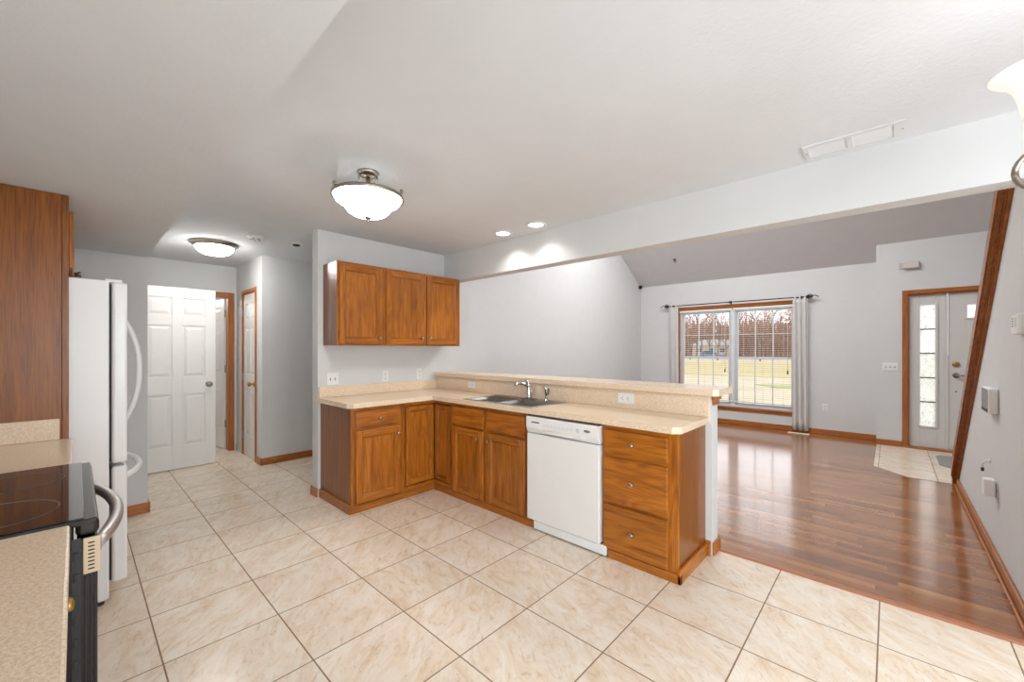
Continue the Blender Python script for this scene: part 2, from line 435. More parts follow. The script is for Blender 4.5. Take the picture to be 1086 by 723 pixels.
baseb('baseboard_hall', [(-6.45, -6.434, 1.475, 1.48)])
baseb('baseboard_cabinets', [(-3.966, WX, 1.494, 1.51), (-3.966, -3.95, 1.494, 5.2)])
b = nb(); box(b, HX, HX+.016, 2.85, 2.975, 0, .083, .004); box(b, -3.8, HX+.016, 2.958, 2.974, 0, .083, .004)
struct('baseboard_half', b, trim_x)
# wood strip between tile and planks
b = nb(); prism(b, [(2.945,0),(2.945,.005),(2.952,.011),(2.985,.011),(2.995,.003),(2.995,0)], 0, HX+.016, .495)
struct('trim_1', b, plain('threshold_strip', rgb(168, 112, 84), .3), 'wood strip where tile meets planks')
# stair cap with moulding under it, and the short post at its foot
b = nb()
def slope_bar(bm, x0, x1, c0, c1, y0, y1, mi=0):
    f = lambda y, c: c-SS*y
    prism(bm, [(y0, f(y0,c0)), (y1, f(y1,c0)), (y1, f(y1,c1)), (y0, f(y0,c1))], 0, x0, x1, mi)
Y0s, Y1s = 2.96, 5.97
slope_bar(b, .479, .495, ST-.045, ST+.01, Y0s, Y1s)
slope_bar(b, .472, .479, ST-.018, ST+.01, Y0s, Y1s)
slope_bar(b, .452, .655, ST+.01, ST+.055, Y0s, Y1s)
slope_bar(b, .444, .452, ST+.03, ST+.15, Y0s, Y1s)
slope_bar(b, .452, .50, ST+.055, ST+.15, Y0s, Y1s)
box(b, .462, .64, 5.96, 6.045, 0, .155, .004)
box(b, .455, .65, 5.955, 6.052, 0, .06, .004)
struct('trim_2', b, cap_y, 'dark wood cap and end post along the sloped stair wall')

# ------------------------------------------------------------------ door builders
def six_panel(bm, M, w, h, t):
    st = .105*w/.76; ms = .10*w/.76; pw = (w-2*st-ms)/2
    rows = [(.125*h, .41*h), (.505*h, .79*h), (.845*h, .942*h)]
    box(bm, 0, w, .0, h, -t/2+.012, t/2-.012, 0, M=M)
    for s in (1, -1):
        c0, c1 = (t/2-.0125, t/2) if s > 0 else (-t/2, -t/2+.0125)
        box(bm, 0, st, 0, h, c0, c1, .0015, M=M); box(bm, w-st, w, 0, h, c0, c1, .0015, M=M); box(bm, st+pw, st+pw+ms, 0, h, c0, c1, .0015, M=M)
        zz = [0] + [z for r in rows for z in r] + [h]
        for i in range(0, len(zz), 2):
            for a in (st, st+pw+ms): box(bm, a, a+pw, zz[i], zz[i+1], c0, c1, .0015, M=M)
        for (z0, z1) in rows:
            for a in (st, st+pw+ms):
                a0, a1, y0, y1, g, k = a+.014, a+pw-.014, z0+.014, z1-.014, .03*w/.76, s*(t/2-.012)
                k2 = s*(t/2-.002)
                add_geo(bm, [(a0,y0,k),(a1,y0,k),(a1,y1,k),(a0,y1,k),(a0+g,y0+g,k2),(a1-g,y0+g,k2),(a1-g,y1-g,k2),(a0+g,y1-g,k2)],
                        [[4,5,6,7],[0,1,5,4],[1,2,6,5],[2,3,7,6],[3,0,4,7]], 0, M)
def door_knob(parent, pos, axis, mat, name='door_knob'):
    b = nb(); lathe(b, [(.032,0),(.032,.006),(.012,.012),(.011,.032),(.024,.042),(.029,.054),(.024,.066),(.008,.07)], pos, axis, 24)
    return obj(name, b, mat, parent)

# big six-panel door standing open across the hall
A0, A1 = Vector((-5.868, .425, 0)), Vector((-5.885, 1.135, 0)); ad = (A1-A0).normalized(); cd = Vector((ad.y, -ad.x, 0))
Mbig = lambda a, b_, c: tuple(A0 + ad*a + Vector((0,0,b_+.012)) + cd*c)
r = sroot('door_1', 'white six panel door standing open across the hall beside the refrigerator', A0)
b = nb(); six_panel(b, Mbig, (A1-A0).length, 2.035, .036); obj('door_leaf', b, door_m, r)
kp = Mbig((A1-A0).length-.065, .935, .018); door_knob(r, kp, cd, nickel_m)
kp = Mbig((A1-A0).length-.065, .935, -.018); door_knob(r, kp, -cd, nickel_m)
b = nb()
for z in (.25, 1.05, 1.82): tube(b, [(A0.x+.022, A0.y-.004, z-.05), (A0.x+.022, A0.y-.004, z+.05)], .008, 8)
obj('hinge', b, nickel_m, r)
# second door, swung back into the room behind
A2 = Vector((-6.60, 1.388, 0)); ad2 = Vector((-.98, -.16, 0)).normalized(); cd2 = Vector((ad2.y, -ad2.x, 0))
Min = lambda a, b_, c: tuple(A2 + ad2*a + Vector((0,0,b_+.012)) + cd2*c)
r = sroot('door_2', 'white panel door swung back inside the room at the hall end', A2)
b = nb(); six_panel(b, Min, .74, 2.02, .036); obj('door_leaf', b, door_m, r)
for z in (.351, 1.088, 1.832):
    b = nb(); box(b, -6.60, -6.55, 1.381, 1.385, z-.05, z+.05); tube(b, [(-6.575, 1.378, z-.05), (-6.575, 1.378, z+.05)], .007, 8)
    obj('hinge', b, nickel_m, r)
door_knob(r, Min(.675, .93, .018), cd2, nickel_m); door_knob(r, Min(.675, .93, -.018), -cd2, nickel_m)
# closet door
r = sroot('door_3', 'narrow white closet door with wood casing at the hall corner', (-5.86, 1.50, 0))
Mcl = lambda a, b_, c: (-6.11+a, 1.500-c, b_+.01)
b = nb(); six_panel(b, Mcl, .505, 2.035, .035); obj('door_leaf', b, door_m, r)
door_knob(r, (-5.66, 1.482, .93), (0,-1,0), brass_m)
for z in (.25, 1.0, 1.82):
    b = nb(); box(b, -6.122, -6.10, 1.474, 1.482, z-.045, z+.045); tube(b, [(-6.112, 1.472, z-.045), (-6.112, 1.472, z+.045)], .007, 8)
    obj('hinge', b, nickel_m, r)
b = nb(); tube(b, [(-6.112,1.484,1.90),(-6.112,1.44,1.905),(-6.112,1.42,1.93)], .005, 8); obj('hook', b, nickel_m, r)
# casings
def casing(name, M, a0, a1, h, w=.06, t=.016, label=None, jamb=.12, mats=None):
    b = nb()
    box(b, a0-w, a0, 0, h+w, 0, t, .004, 0, M); box(b, a1, a1+w, 0, h+w, 0, t, .004, 0, M); box(b, a0, a1, h, h+w, 0, t, .004, 1, M)
    box(b, a0-w*.55, a0-w*.2, 0, h+w*.5, t, t+.005, .002, 0, M); box(b, a1+w*.2, a1+w*.55, 0, h+w*.5, t, t+.005, .002, 0, M); box(b, a0, a1, h+w*.2, h+w*.55, t, t+.005, .002, 1, M)
    if jamb:
        box(b, a0-.004, a0+.008, 0, h, -jamb, 0, 0, 0, M); box(b, a1-.008, a1+.004, 0, h, -jamb, 0, 0, 0, M); box(b, a0, a1, h-.008, h+.004, -jamb, 0, 0, 1, M)
    return struct(name, b, mats, label)
casing('trim_3', lambda a, b_, c: (-6.45+c, a, b_), .61, 1.395, 2.045, .058, label='stained casing around the hall end doorway', mats=[trim_z, trim_y])
casing('trim_4', lambda a, b_, c: (a, 1.48-c, b_), -6.112, -5.602, 2.052, .055, t=.008, label='stained casing around the closet door', jamb=.05, mats=[trim_z, trim_x])

# ---- entry: sidelight and front door
casing('trim_5', lambda a, b_, c: (a, 7.78-c, b_), .180, 1.50, 2.10, .058, label='stained casing around the front entry', mats=[trim_z, trim_x])
grey_door = plain('entry_door_paint', rgb(214, 212, 210), .45)
r = sroot('window_2', 'tall narrow sidelight with five patterned glass panes beside the front door', (.36, 7.83, 0))
gx0, gx1, gz0, gz1 = .292, .446, .315, 1.95
b = nb(); box(b, .19, gx0, 7.82, 7.86, .03, 2.09, .003); box(b, gx1, .535, 7.82, 7.86, .03, 2.09, .003)
box(b, gx0, gx1, 7.82, 7.86, .03, gz0, .003); box(b, gx0, gx1, 7.82, 7.86, gz1, 2.09, .003); obj('sidelight_panel', b, grey_door, r)
b = nb()
for (x0, x1, z0, z1) in ((gx0-.022, gx0+.004, gz0-.02, gz1+.02), (gx1-.004, gx1+.022, gz0-.02, gz1+.02), (gx0, gx1, gz0-.02, gz0+.004), (gx0, gx1, gz1-.004, gz1+.02)):
    box(b, x0, x1, 7.808, 7.822, z0, z1, .004)
obj('glazing_bead', b, grey_door, r)
n5 = 5; hh = (gz1-gz0)/n5
for i in range(n5):
    obj('pane', B(gx0, gx1, 7.835, 7.843, gz0+i*hh+.004, gz0+(i+1)*hh-.004), deco_m, r)
for i in range(1, n5):
    obj('glazing_bar', B(gx0, gx1, 7.826, 7.85, gz0+i*hh-.006, gz0+i*hh+.006, .002), bronze_m, r)
obj('mullion', B(.535, .557, 7.80, 7.88, .02, 2.10, .003), grey_door, r)
r = sroot('door_4', 'grey white front door with brass deadbolt at the entry', (1.03, 7.84, 0))
b = nb(); Mfd = lambda a, b_, c: (.562+a, 7.835-c, b_+.03)
box(b, 0, .93, 0, 2.06, -.02, .02, .002, 0, Mfd)
obj('door_leaf', b, grey_door, r)
for (x, z0, z1) in ((.735, .25, .85), (.735, 1.12, 1.70), (1.16, .25, .85), (1.16, 1.12, 1.70)):
    b = nb(); box(b, x, x+.16, 7.809, 7.816, z0, z1, .006); obj('panel_moulding', b, grey_door, r)
for x in (.722, 1.11):
    b = nb()
    for (x0, x1, z0, z1) in ((x-.02, x+.005, 1.735, 1.945), (x+.205, x+.23, 1.735, 1.945), (x, x+.21, 1.735, 1.76), (x, x+.21, 1.92, 1.945)): box(b, x0, x1, 7.806, 7.816, z0, z1, .004)
    obj('lite_frame', b, grey_door, r)
    obj('pane', B(x+.005, x+.205, 7.809, 7.8145, 1.76, 1.92), emit_glass('bright_lite_%d' % int(x*1000), (1,1,1,1), .55), r)
b = nb(); lathe(b, [(.034,0),(.034,.012),(.022,.02),(.010,.022)], (.628, 7.815, 1.155), (0,-1,0)); obj('deadbolt', b, brass_m, r)
b = nb(); lathe(b, [(.032,0),(.032,.008),(.012,.014),(.011,.045)], (.628, 7.815, 1.01), (0,-1,0)); tube(b, [(.62,7.772,1.01),(.68,7.77,1.012),(.735,7.772,1.006)], [.011,.010,.008], 10); obj('lever_handle', b, nickel_m, r)
b = nb(); lathe(b, [(.008,0),(.008,.006),(.003,.008)], (.628, 7.815, .80), (0,-1,0), 12); obj('peg', b, bronze_m, r)
struct('trim_6', B(.12, 1.56, 7.755, 7.96, 0, .028, .004), trim_x, 'wood sill under the front entry')

# ------------------------------------------------------------------ living room window
r = sroot('window_1', 'wide double window with white grilles and wood trim in the living room', (-2.085, 8.14, 0))
b = nb(); box(b, WOX0-.02, WOX1+.02, 8.072, 8.09, WOZ1, WOZ1+.055, .004); box(b, WOX0, WOX1, 8.09, 8.14, WOZ1-.012, WOZ1); obj('head_trim', b, trim_x, r)
b = nb(); box(b, WOX0-.03, WOX1+.03, 8.055, 8.14, WOZ0-.022, WOZ0, .006); box(b, WOX0-.01, WOX1+.01, 8.076, 8.09, WOZ0-.07, WOZ0-.022, .004); obj('sill', b, trim_x, r)
for x in (WOX0, WOX1-.012): obj('side_jamb', B(x, x+.012, 8.075, 8.14, WOZ0, WOZ1), trim_z, r)
fx0, fx1, mx = WOX0+.014, WOX1-.014, -2.088
b = nb(); box(b, fx0, fx0+.04, 8.135, 8.21, WOZ0, WOZ1, .003); box(b, fx1-.04, fx1, 8.135, 8.21, WOZ0, WOZ1, .003); box(b, fx0, fx1, 8.135, 8.21, WOZ0, WOZ0+.045, .003); box(b, fx0, fx1, 8.135, 8.21, WOZ1-.05, WOZ1, .003)
obj('window_frame', b, vinyl_m, r)
obj('mullion', B(mx-.045, mx+.045, 8.12, 8.21, WOZ0, WOZ1, .004), vinyl_m, r)
zm = 1.20
for (x0, x1) in ((fx0+.04, mx-.045), (mx+.045, fx1-.04)):
    for (z0, z1, y, up) in ((zm-.02, WOZ1-.05, 8.185, True), (WOZ0+.045, zm+.02, 8.155, False)):
        b = nb(); s = .034
        box(b, x0, x0+s, y-.014, y+.014, z0, z1, .003); box(b, x1-s, x1, y-.014, y+.014, z0, z1, .003)
        box(b, x0+s, x1-s, y-.014, y+.014, z0, z0+s, .003); box(b, x0+s, x1-s, y-.014, y+.014, z1-s, z1, .003)
        sash = obj('sash', b, vinyl_m, r)
        obj('pane', B(x0+s, x1-s, y-.002, y+.002, z0+s, z1-s), glass_m, sash)
        b = nb(); n = 3
        for k in range(1, n):
            xx = x0+s+(x1-x0-2*s)*k/n; box(b, xx-.008, xx+.008, y-.008, y+.008, z0+s, z1-s)
        if up:
            zz = (z0+z1)/2; box(b, x0+s, x1-s, y-.0075, y+.0075, zz-.008, zz+.008)
        obj('grille', b, vinyl_m, sash)

def blind(x0, x1, label):
    t = thing('window_blind', label, 'blind', ((x0+x1)/2, 8.105, WOZ1-.01), 'mini blinds in the living room window')
    zt_, zb = WOZ1-.055, .405
    obj('headrail', B(x0, x1, 8.088, 8.118, zt_+.003, WOZ1-.014, .003), blind_m, t)
    b = nb(); n = 46
    for i in range(n):
        z = zb+.02+(zt_-zb-.03)*i/(n-1)
        add_geo(b, [(x0+.004, 8.092, z), (x1-.004, 8.092, z), (x1-.004, 8.103, z+.0022), (x0+.004, 8.103, z+.0022), (x1-.004, 8.114, z), (x0+.004, 8.114, z),
                    (x0+.004, 8.092, z+.0012), (x1-.004, 8.092, z+.0012), (x1-.004, 8.103, z+.0034), (x0+.004, 8.103, z+.0034), (x1-.004, 8.114, z+.0012), (x0+.004, 8.114, z+.0012)],
                [[0,1,2,3],[3,2,4,5],[6,9,8,7],[9,11,10,8],[0,6,7,1],[5,4,10,11],[0,3,9,6],[3,5,11,9],[1,7,8,2],[2,8,10,4]])
    obj('slats', b, blind_m, t)
    obj('bottom_rail', B(x0+.003, x1-.003, 8.092, 8.114, zb, zb+.016, .003), blind_m, t)
    for k in (.18, .5, .82):
        xx = x0+(x1-x0)*k; b = nb(); tube(b, [(xx, 8.0895, zb+.01), (xx, 8.0895, zt_)], .0013, 5); obj('ladder_cord', b, blind_m, t)
    b = nb(); tube(b, [(x1-.11, 8.085, zt_+.01), (x1-.11, 8.083, 1.04)], .003, 6); lathe(b, [(.003,0),(.009,.012),(.010,.045),(.004,.055)], (x1-.11, 8.083, .99), (0,0,1), 10); obj('pull_cord', b, bronze_m if False else blind_m, t)
    b = nb(); lathe(b, [(.004,0),(.010,.012),(.011,.05),(.004,.062)], (x1-.11, 8.083, .93), (0,0,1), 10); obj('cord_tassel', b, bronze_m, t)
blind(WOX0+.02, mx-.01, 'white slatted mini blind over the left half of the living room window')
blind(mx+.01, WOX1-.02, 'white slatted mini blind over the right half of the living room window')

# curtain rod and curtains
RZ, RY = 2.195, 8.0
t = thing('curtain_rod', 'thin dark curtain rod with scrolled ends above the living room window', 'curtain rod', (-2.1, RY, RZ))
b = nb(); tube(b, [(-3.20, RY, RZ), (-.99, RY, RZ)], .009, 10); obj('rod', b, bronze_m, t)
for sx, x in ((-1, -3.20), (1, -.99)):
    b = nb(); lathe(b, [(.010,0),(.022,.015),(.026,.04),(.020,.065),(.006,.085)], (x, RY, RZ), (sx,0,0), 14)
    tube(b, [(x+sx*.08, RY, RZ), (x+sx*.11, RY, RZ+.018), (x+sx*.14, RY, RZ+.006), (x+sx*.165, RY, RZ-.012)], .007, 8); 
    tube(b, arc((x+sx*.05, RY, RZ), .036, 0, 2*PI, 16, (1,0,0), (0,0,1)), .006, 8); obj('finial', b, bronze_m, t)
for x in (-3.12, -2.11, -1.05):
    b = nb(); box(b, x-.012, x+.012, 8.08, 8.09, RZ-.03, RZ+.03, .003); tube(b, [(x, 8.085, RZ), (x, RY, RZ)], .007, 8); lathe(b, [(.016,-.012),(.018,0),(.016,.012)], (x, RY, RZ), (1,0,0), 12); obj('bracket', b, bronze_m, t)
def curtain(x0, x1, z0, nfold, label, ph):
    o_loc = ((x0+x1)/2, RY, z0)
    t = nb(); n = nfold*14; rows = 16; vs = []; fs = []
    for j in range(rows+1):
        f = j/rows; z = z0+(RZ+.025-z0)*f
        for i in range(n+1):
            u = i/n; w = 1.0 + .10*(1-f)
            x = (x0+x1)/2 + (u-.5)*(x1-x0)*w
            amp = .020 + .014*(1-f)
            y = RY + amp*math.sin(u*nfold*2*PI+ph+.5*math.sin(f*2)) + .008*math.sin(u*nfold*4*PI+1+3*f)
            vs.append((x, y, z))
    m = len(vs); vs += [(x, y+.004, z) for x, y, z in vs]
    q = n+1
    for j in range(rows):
        for i in range(n):
            a = j*q+i; fs.append([a, a+1, a+q+1, a+q]); fs.append([m+a, m+a+q, m+a+q+1, m+a+1])
    for j in range(rows):
        for i in (0, n): a = j*q+i; fs.append([a, a+q, m+a+q, m+a])
    for i in range(n):
        for j in (0, rows): a = j*q+i; fs.append([a, m+a, m+a+1, a+1])
    add_geo(t, vs, fs, 0, None, True)
    o = obj('curtain', t, curtain_m, None, o_loc); tag(o, label, 'curtain', 'white curtains on the living room rod')
    return o
curtain(-3.19, -3.03, .05, 2, 'white curtain panel gathered at the left end of the rod', .4)
curtain(-1.17, -.97, .035, 3, 'white curtain panel gathered at the right end of the rod', 1.2)

# ------------------------------------------------------------------ kitchen cabinets
def M_left(x):  return lambda a, b_, c: (x+c, a, b_)      # face looks to +X, a = y
def M_pen(y):   return lambda a, b_, c: (a, y-c, b_)      # face looks to -Y, a = x
def M_fr(y):    return lambda a, b_, c: (a, y+c, b_)      # face looks to +Y, a = x
def knob(parent, M, a, z, c=.019, mat=None):
    o = Vector(M(a, z, c)); ax = Vector(M(a, z, c+1))-o
    b = nb(); lathe(b, [(.008,0),(.007,.010),(.013,.016),(.0155,.022),(.012,.028),(.004,.030)], o, ax, 16)
    return obj('knob', b, mat or nickel_m, parent)
def cab_door(parent, M, a0, a1, z0, z1, kn=None, hz=oak_x, s=.055):
    b = nb()
    box(b, a0, a0+s, z0, z1, 0, .019, .004, 0, M); box(b, a1-s, a1, z0, z1, 0, .019, .004, 0, M)
    box(b, a0+s, a1-s, z0, z0+s, 0, .019, .004, 1, M); box(b, a0+s, a1-s, z1-s, z1, 0, .019, .004, 1, M)
    i = .008   # small inner bead
    box(b, a0+s-.001, a0+s+i, z0+s, z1-s, .002, .014, .004, 0, M); box(b, a1-s-i, a1-s+.001, z0+s, z1-s, .002, .014, .004, 0, M)
    box(b, a0+s, a1-s, z0+s-.001, z0+s+i, .002, .014, .004, 1, M); box(b, a0+s, a1-s, z1-s-i, z1-s+.001, .002, .014, .004, 1, M)
    d = obj('door', b, [oak_z, hz], parent)
    obj('panel', B(a0+s, a1-s, z0+s, z1-s, .001, .008, M=M), oak_z, d)
    if kn: knob(d, M, kn[0], kn[1])
    return d
def drawer_front(parent, M, a0, a1, z0, z1, kn=None, hz=oak_x, name='drawer'):
    b = nb(); box(b, a0, a1, z0, z1, 0, .019, .006, 0, M, 2)
    d = obj(name, b, hz, parent)
    if kn: knob(d, M, kn[0], kn[1])
    return d
def hole_frame(bm, M, a0, a1, z0, z1, holes, t=.019, mi=0, mh=1):
    """face frame: solid sheet with rectangular holes, built of strips"""
    zs = sorted({z0, z1, *[h[2] for h in holes], *[h[3] for h in holes]}); as_ = sorted({a0, a1, *[h[0] for h in holes], *[h[1] for h in holes]})
    for i in range(len(as_)-1):
        run = None
        for j in range(len(zs)-1):
            ca, cz = (as_[i]+as_[i+1])/2, (zs[j]+zs[j+1])/2
            solid = not any(h[0] < ca < h[1] and h[2] < cz < h[3] for h in holes)
            if solid:
                run = [run[0], zs[j+1]] if run else [zs[j], zs[j+1]]
            if (not solid or j == len(zs)-2) and run:
                wide = (as_[i+1]-as_[i]) > (run[1]-run[0])
                box(bm, as_[i], as_[i+1], run[0], run[1], -t, 0, 0, mh if wide else mi, M); run = None

CTZ = .908
# ---- wall cabinets
UX = -3.543; UF = M_left(UX)
def upper(y0, y1, doors, label, left_end=False):
    t = thing('upper_cabinet', label, 'cabinet', (WX, (y0+y1)/2, 1.387), 'oak wall cabinets over the counter')
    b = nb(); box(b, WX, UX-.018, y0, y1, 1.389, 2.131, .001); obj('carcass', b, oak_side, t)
    b = nb(); hole_frame(b, UF, y0, y1, 1.387, 2.133, [(d[0]+.02, d[1]-.02, 1.43, 2.08) for d in doors], .019)
    obj('face_frame', b, [oak_z, oak_y], t)
    for (a0, a1, ka) in doors: cab_door(t, UF, a0, a1, 1.402, 2.112, (ka, 1.463), oak_y)
    return t
upper(1.558, 2.005, [(1.575, 1.983, 1.953)], 'single door oak wall cabinet at the left end of the row')
upper(2.007, 2.944, [(2.030, 2.478, 2.428), (2.496, 2.922, 2.524)], 'two door oak wall cabinet next to the beam')

# ---- base cabinets, left run
LX = -3.232; LF = M_left(LX)
t = thing('base_cabinet', 'oak base cabinet with one drawer over one door at the counter end', 'cabinet', (-3.53, 1.78, 0))
b = nb(); box(b, WX, LX-.018, 1.535, 2.01, .02, CTZ-.042); obj('carcass', b, oak_side, t)
b = nb(); hole_frame(b, LF, 1.535, 2.01, .055, CTZ-.042, [(1.60, 1.96, .10, .65), (1.60, 1.96, .715, .82)]); obj('face_frame', b, [oak_z, oak_y], t)
drawer_front(t, LF, 1.572, 1.983, .702, .835, (1.785, .763), oak_y)
cab_door(t, LF, 1.572, 1.983, .075, .672, (1.957, .605), oak_y)
b = nb(); box(b, WX, LX+.012, 1.519, 1.535, 0, .075, .003, 0); box(b, LX-.01, LX+.012, 1.535, 2.02, 0, .058, .003, 0); obj('base_trim', b, oak_y, t)
# ---- corner cabinet, folding doors meet in the corner
PY = 2.372; PF = M_pen(PY)
t = thing('corner_cabinet', 'oak corner cabinet with two narrow doors meeting at the inside corner', 'cabinet', (-3.5, 2.6, 0))
b = nb(); prism(b, [(WX,2.012),(LX-.018,2.012),(LX-.018,PY+.018),(-2.972,PY+.018),(-2.972,2.84),(WX,2.84)], 2, .02, CTZ-.042); obj('carcass', b, oak_side, t)
b = nb(); hole_frame(b, LF, 2.012, PY, .055, CTZ-.042, [(2.044, PY, .096, .836)])
hole_frame(b, PF, LX, -2.972, .055, CTZ-.042, [(LX, -2.984, .096, .836)]); obj('face_frame', b, [oak_z, oak_x], t)
cab_door(t, M_left(LX-.012), 2.053, PY-.014, .106, .826, None, oak_y, .042)
cab_door(t, M_pen(PY+.012), LX+.014, -2.993, .106, .826, None, oak_x, .042)
b = nb(); box(b, LX-.01, LX+.012, 2.02, PY, 0, .058, .003); box(b, LX, -2.97, PY-.012, PY+.01, 0, .058, .003, 1); obj('base_trim', b, [oak_y, oak_x], t)
# ---- sink cabinet
t = thing('sink_cabinet', 'oak sink cabinet with two doors below two false drawer fronts', 'cabinet', (-2.5, 2.6, 0))
b = nb(); x0, x1 = -2.970, -2.034
box(b, x0, x0+.016, PY+.018, 2.84, .02, CTZ-.042); box(b, x1-.016, x1, PY+.018, 2.84, .02, CTZ-.042); box(b, x0, x1, PY+.018, 2.84, .06, .08); box(b, x0, x1, 2.828, 2.84, .02, CTZ-.042); obj('carcass', b, oak_side, t)
b = nb(); hole_frame(b, PF, x0, x1, .055, CTZ-.042, [(-2.92, -2.55, .10, .63), (-2.455, -2.09, .10, .63)]); obj('face_frame', b, [oak_z, oak_x], t)
for (a0, a1) in ((-2.94, -2.527), (-2.482, -2.058)): drawer_front(t, PF, a0, a1, .672, .832, None, oak_x, 'false_drawer')
cab_door(t, PF, -2.937, -2.529, .062, .650, (-2.593, .583)); cab_door(t, PF, -2.482, -2.060, .062, .650, (-2.475+.02, .583))
b = nb(); box(b, x0, x1+.072, PY-.012, PY+.01, 0, .055, .003); obj('base_trim', b, oak_x, t)
# ---- drawer cabinet
t = thing('drawer_cabinet', 'oak cabinet with three drawers at the open end of the peninsula', 'cabinet', (-1.13, 2.6, 0))
x0, x1 = -1.390, -.895
b = nb(); box(b, x0+.002, x1, PY+.018, 2.84, .02, CTZ-.042); obj('carcass', b, oak_side, t)
b = nb(); hole_frame(b, PF, x0, x1, .05, CTZ-.042, [(x0+.04, x1-.07, .09, .34), (x0+.04, x1-.07, .39, .65), (x0+.04, x1-.07, .71, .81)]); obj('face_frame', b, [oak_z, oak_x], t)
for (z0, z1, kz) in ((.682, .832, .757), (.371, .660, .515), (.060, .350, .203)): drawer_front(t, PF, -1.372, -.952, z0, z1, (-1.172, kz))
b = nb(); box(b, x0+.045, x1+.018, PY-.014, PY+.01, 0, .053, .003); box(b, x1, x1+.018, PY-.014, 2.856, 0, .083, .003, 1); box(b, x1, x1+.034, 2.822, 2.856, 0, .095, .003, 1); obj('base_trim', b, [oak_x, oak_y], t)

# ---- dishwasher
t = thing('dishwasher', 'white built in dishwasher in the peninsula', 'dishwasher', (-1.70, 2.6, 0))
DF = M_pen(PY); dx0, dx1 = -2.018, -1.396
b = nb(); box(b, -2.01, -1.40, PY+.02, 2.83, .02, .855); obj('tub', b, darkgap_m, t)
b = nb(); box(b, dx0, dx1, .075, .722, -.018, .036, .006, 0, DF, 2); obj('door_panel', b, dwfront_m, t)
# control panel with a scooped pocket below
b = nb(); n = 26; top, botz = .848, .728
cx_, hw = -1.70, .20
vs = []; fs = []
for i in range(n+1):
    x = dx0+(dx1-dx0)*i/n; e = min(1, abs(x-cx_)/hw); sc = (1-e*e)**.5 if e < 1 else 0
    zb = botz + .0; zl = botz+.016+.014*(1-sc)
    vs += [(x, PY-.040, top), (x, PY-.046, top-.012), (x, PY-.046, zl+.012), (x, PY-.040-.014*sc, zl), (x, PY-.026, zb), (x, PY+.02, zb), (x, PY+.02, top)]
for i in range(n):
    for k in range(7): a, c = i*7+k, i*7+(k+1) % 7; fs.append([a, c, c+7, a+7])
fs += [list(range(7))[::-1], [n*7+k for k in range(7)]]
add_geo(b, vs, fs); cp = obj('control_panel', b, dwfront_m, t)
b = nb(); lathe(b, [(.0,0),(.17,0),(.165,.002),(.0,.002)], (0,0,0), (0,1,0), 40)
for v in b.verts: v.co = Vector((cx_+v.co.x, PY-.0475+v.co.y, .755+v.co.z*.09))
obj('pocket_lip', b, cream_m, cp)
b = nb(); lathe(b, [(.012,0),(.0155,.001),(.012,.003),(.0,.003)], (0,0,0), (0,-1,0), 24)
for v in b.verts: v.co = Vector((-1.482+v.co.x*1.7, PY-.046+v.co.y, .804+v.co.z*.55))
obj('badge', b, greyslot_m, cp)
b = nb()
for i in range(9): box(b, -1.965+i*.0085, -1.965+i*.0085+.006, PY-.0475, PY-.046, .806, .815)
obj('wordmark', b, darkgap_m, cp)
for i in range(8):
    x = -1.86+i*.034; obj('button', B(x, x+.024, PY-.048, PY-.046, .788, .806, .001), plain('button_blue_%d' % i, rgb(222, 226, 232), .4), cp)
b = nb(); lathe(b, [(.013,0),(.013,.004),(.009,.006)], (-1.555, PY-.046, .800), (0,-1,0), 18); obj('latch_button', b, plain('latch_grey', rgb(206, 208, 212), .4), cp)
b = nb(); box(b, -1.958, -1.352, PY+.0, PY-.030, .012, .072, .003); obj('kick_plate', b, appl_m, t)
for x in (-1.93, -1.43):
    b = nb(); lathe(b, [(.02,0),(.02,.008),(.008,.012),(.008,.03)], (x, PY+.12, 0), (0,0,1), 12); obj('foot', b, darkgap_m, t)

# ---- countertop, L shaped, with backsplashes
CX, CY, CE = -3.197, 2.322, -.872
sx0, sx1, sy0, sy1 = -2.785, -1.985, 2.355, 2.80
r = thing('countertop', 'L shaped beige speckled countertop with backsplash holding the sink', 'countertop', (-3.4, 2.4, CTZ-.04))
b = nb(); z0, z1 = CTZ-.04, CTZ
rr = .02
poly = [(WX,1.505),(CX-rr*2,1.505),(CX,1.505+rr*2),(CX,CY),(-2.9,CY),(-2.9,2.842),(WX,2.842)]
prism(b, poly, 2, z0, z1)
ix0, ix1, iy0, iy1 = sx0+.015, sx1-.015, sy0+.015, sy1-.015
for (x0, x1, y0, y1) in ((-2.9, ix0, CY, 2.842), (ix0, ix1, CY, iy0), (ix0, ix1, iy1, 2.842), (ix1, -1.2, CY, 2.842)): box(b, x0, x1, y0, y1, z0, z1)
prism(b, [(-1.2,CY),(CE-.04,CY),(CE,CY+.04),(CE,2.842),(-1.2,2.842)], 2, z0, z1)
obj('worktop', b, lam_m, r)
b = nb(); box(b, WX, WX+.019, 1.515, 2.842, CTZ, CTZ+.098, .003); obj('backsplash', b, lam_m, r)
b = nb(); box(b, WX+.019, CE+.005, 2.824, 2.842, CTZ, 1.045, .002); obj('backsplash', b, lam_m, r)
# ---- raised bar top
t = thing('bar_top', 'raised beige bar ledge on the half wall', 'bar counter', (-2.3, 2.97, 1.05))
b = nb(); poly = [(WX,2.790),(-.835,2.790),(-.805,2.815),(-.805,3.125),(-.835,3.155),(WX,3.155)]
prism(b, poly, 2, 1.050, 1.092); obj('ledge', b, lam_m, t)
b = nb(); box(b, HX, HX+.012, 2.842, 2.962, .985, 1.022, .003); box(b, HX, HX+.024, 2.832, 2.966, 1.018, 1.049, .005); struct('trim_7', b, oak_y, 'small oak moulding under the bar ledge end')
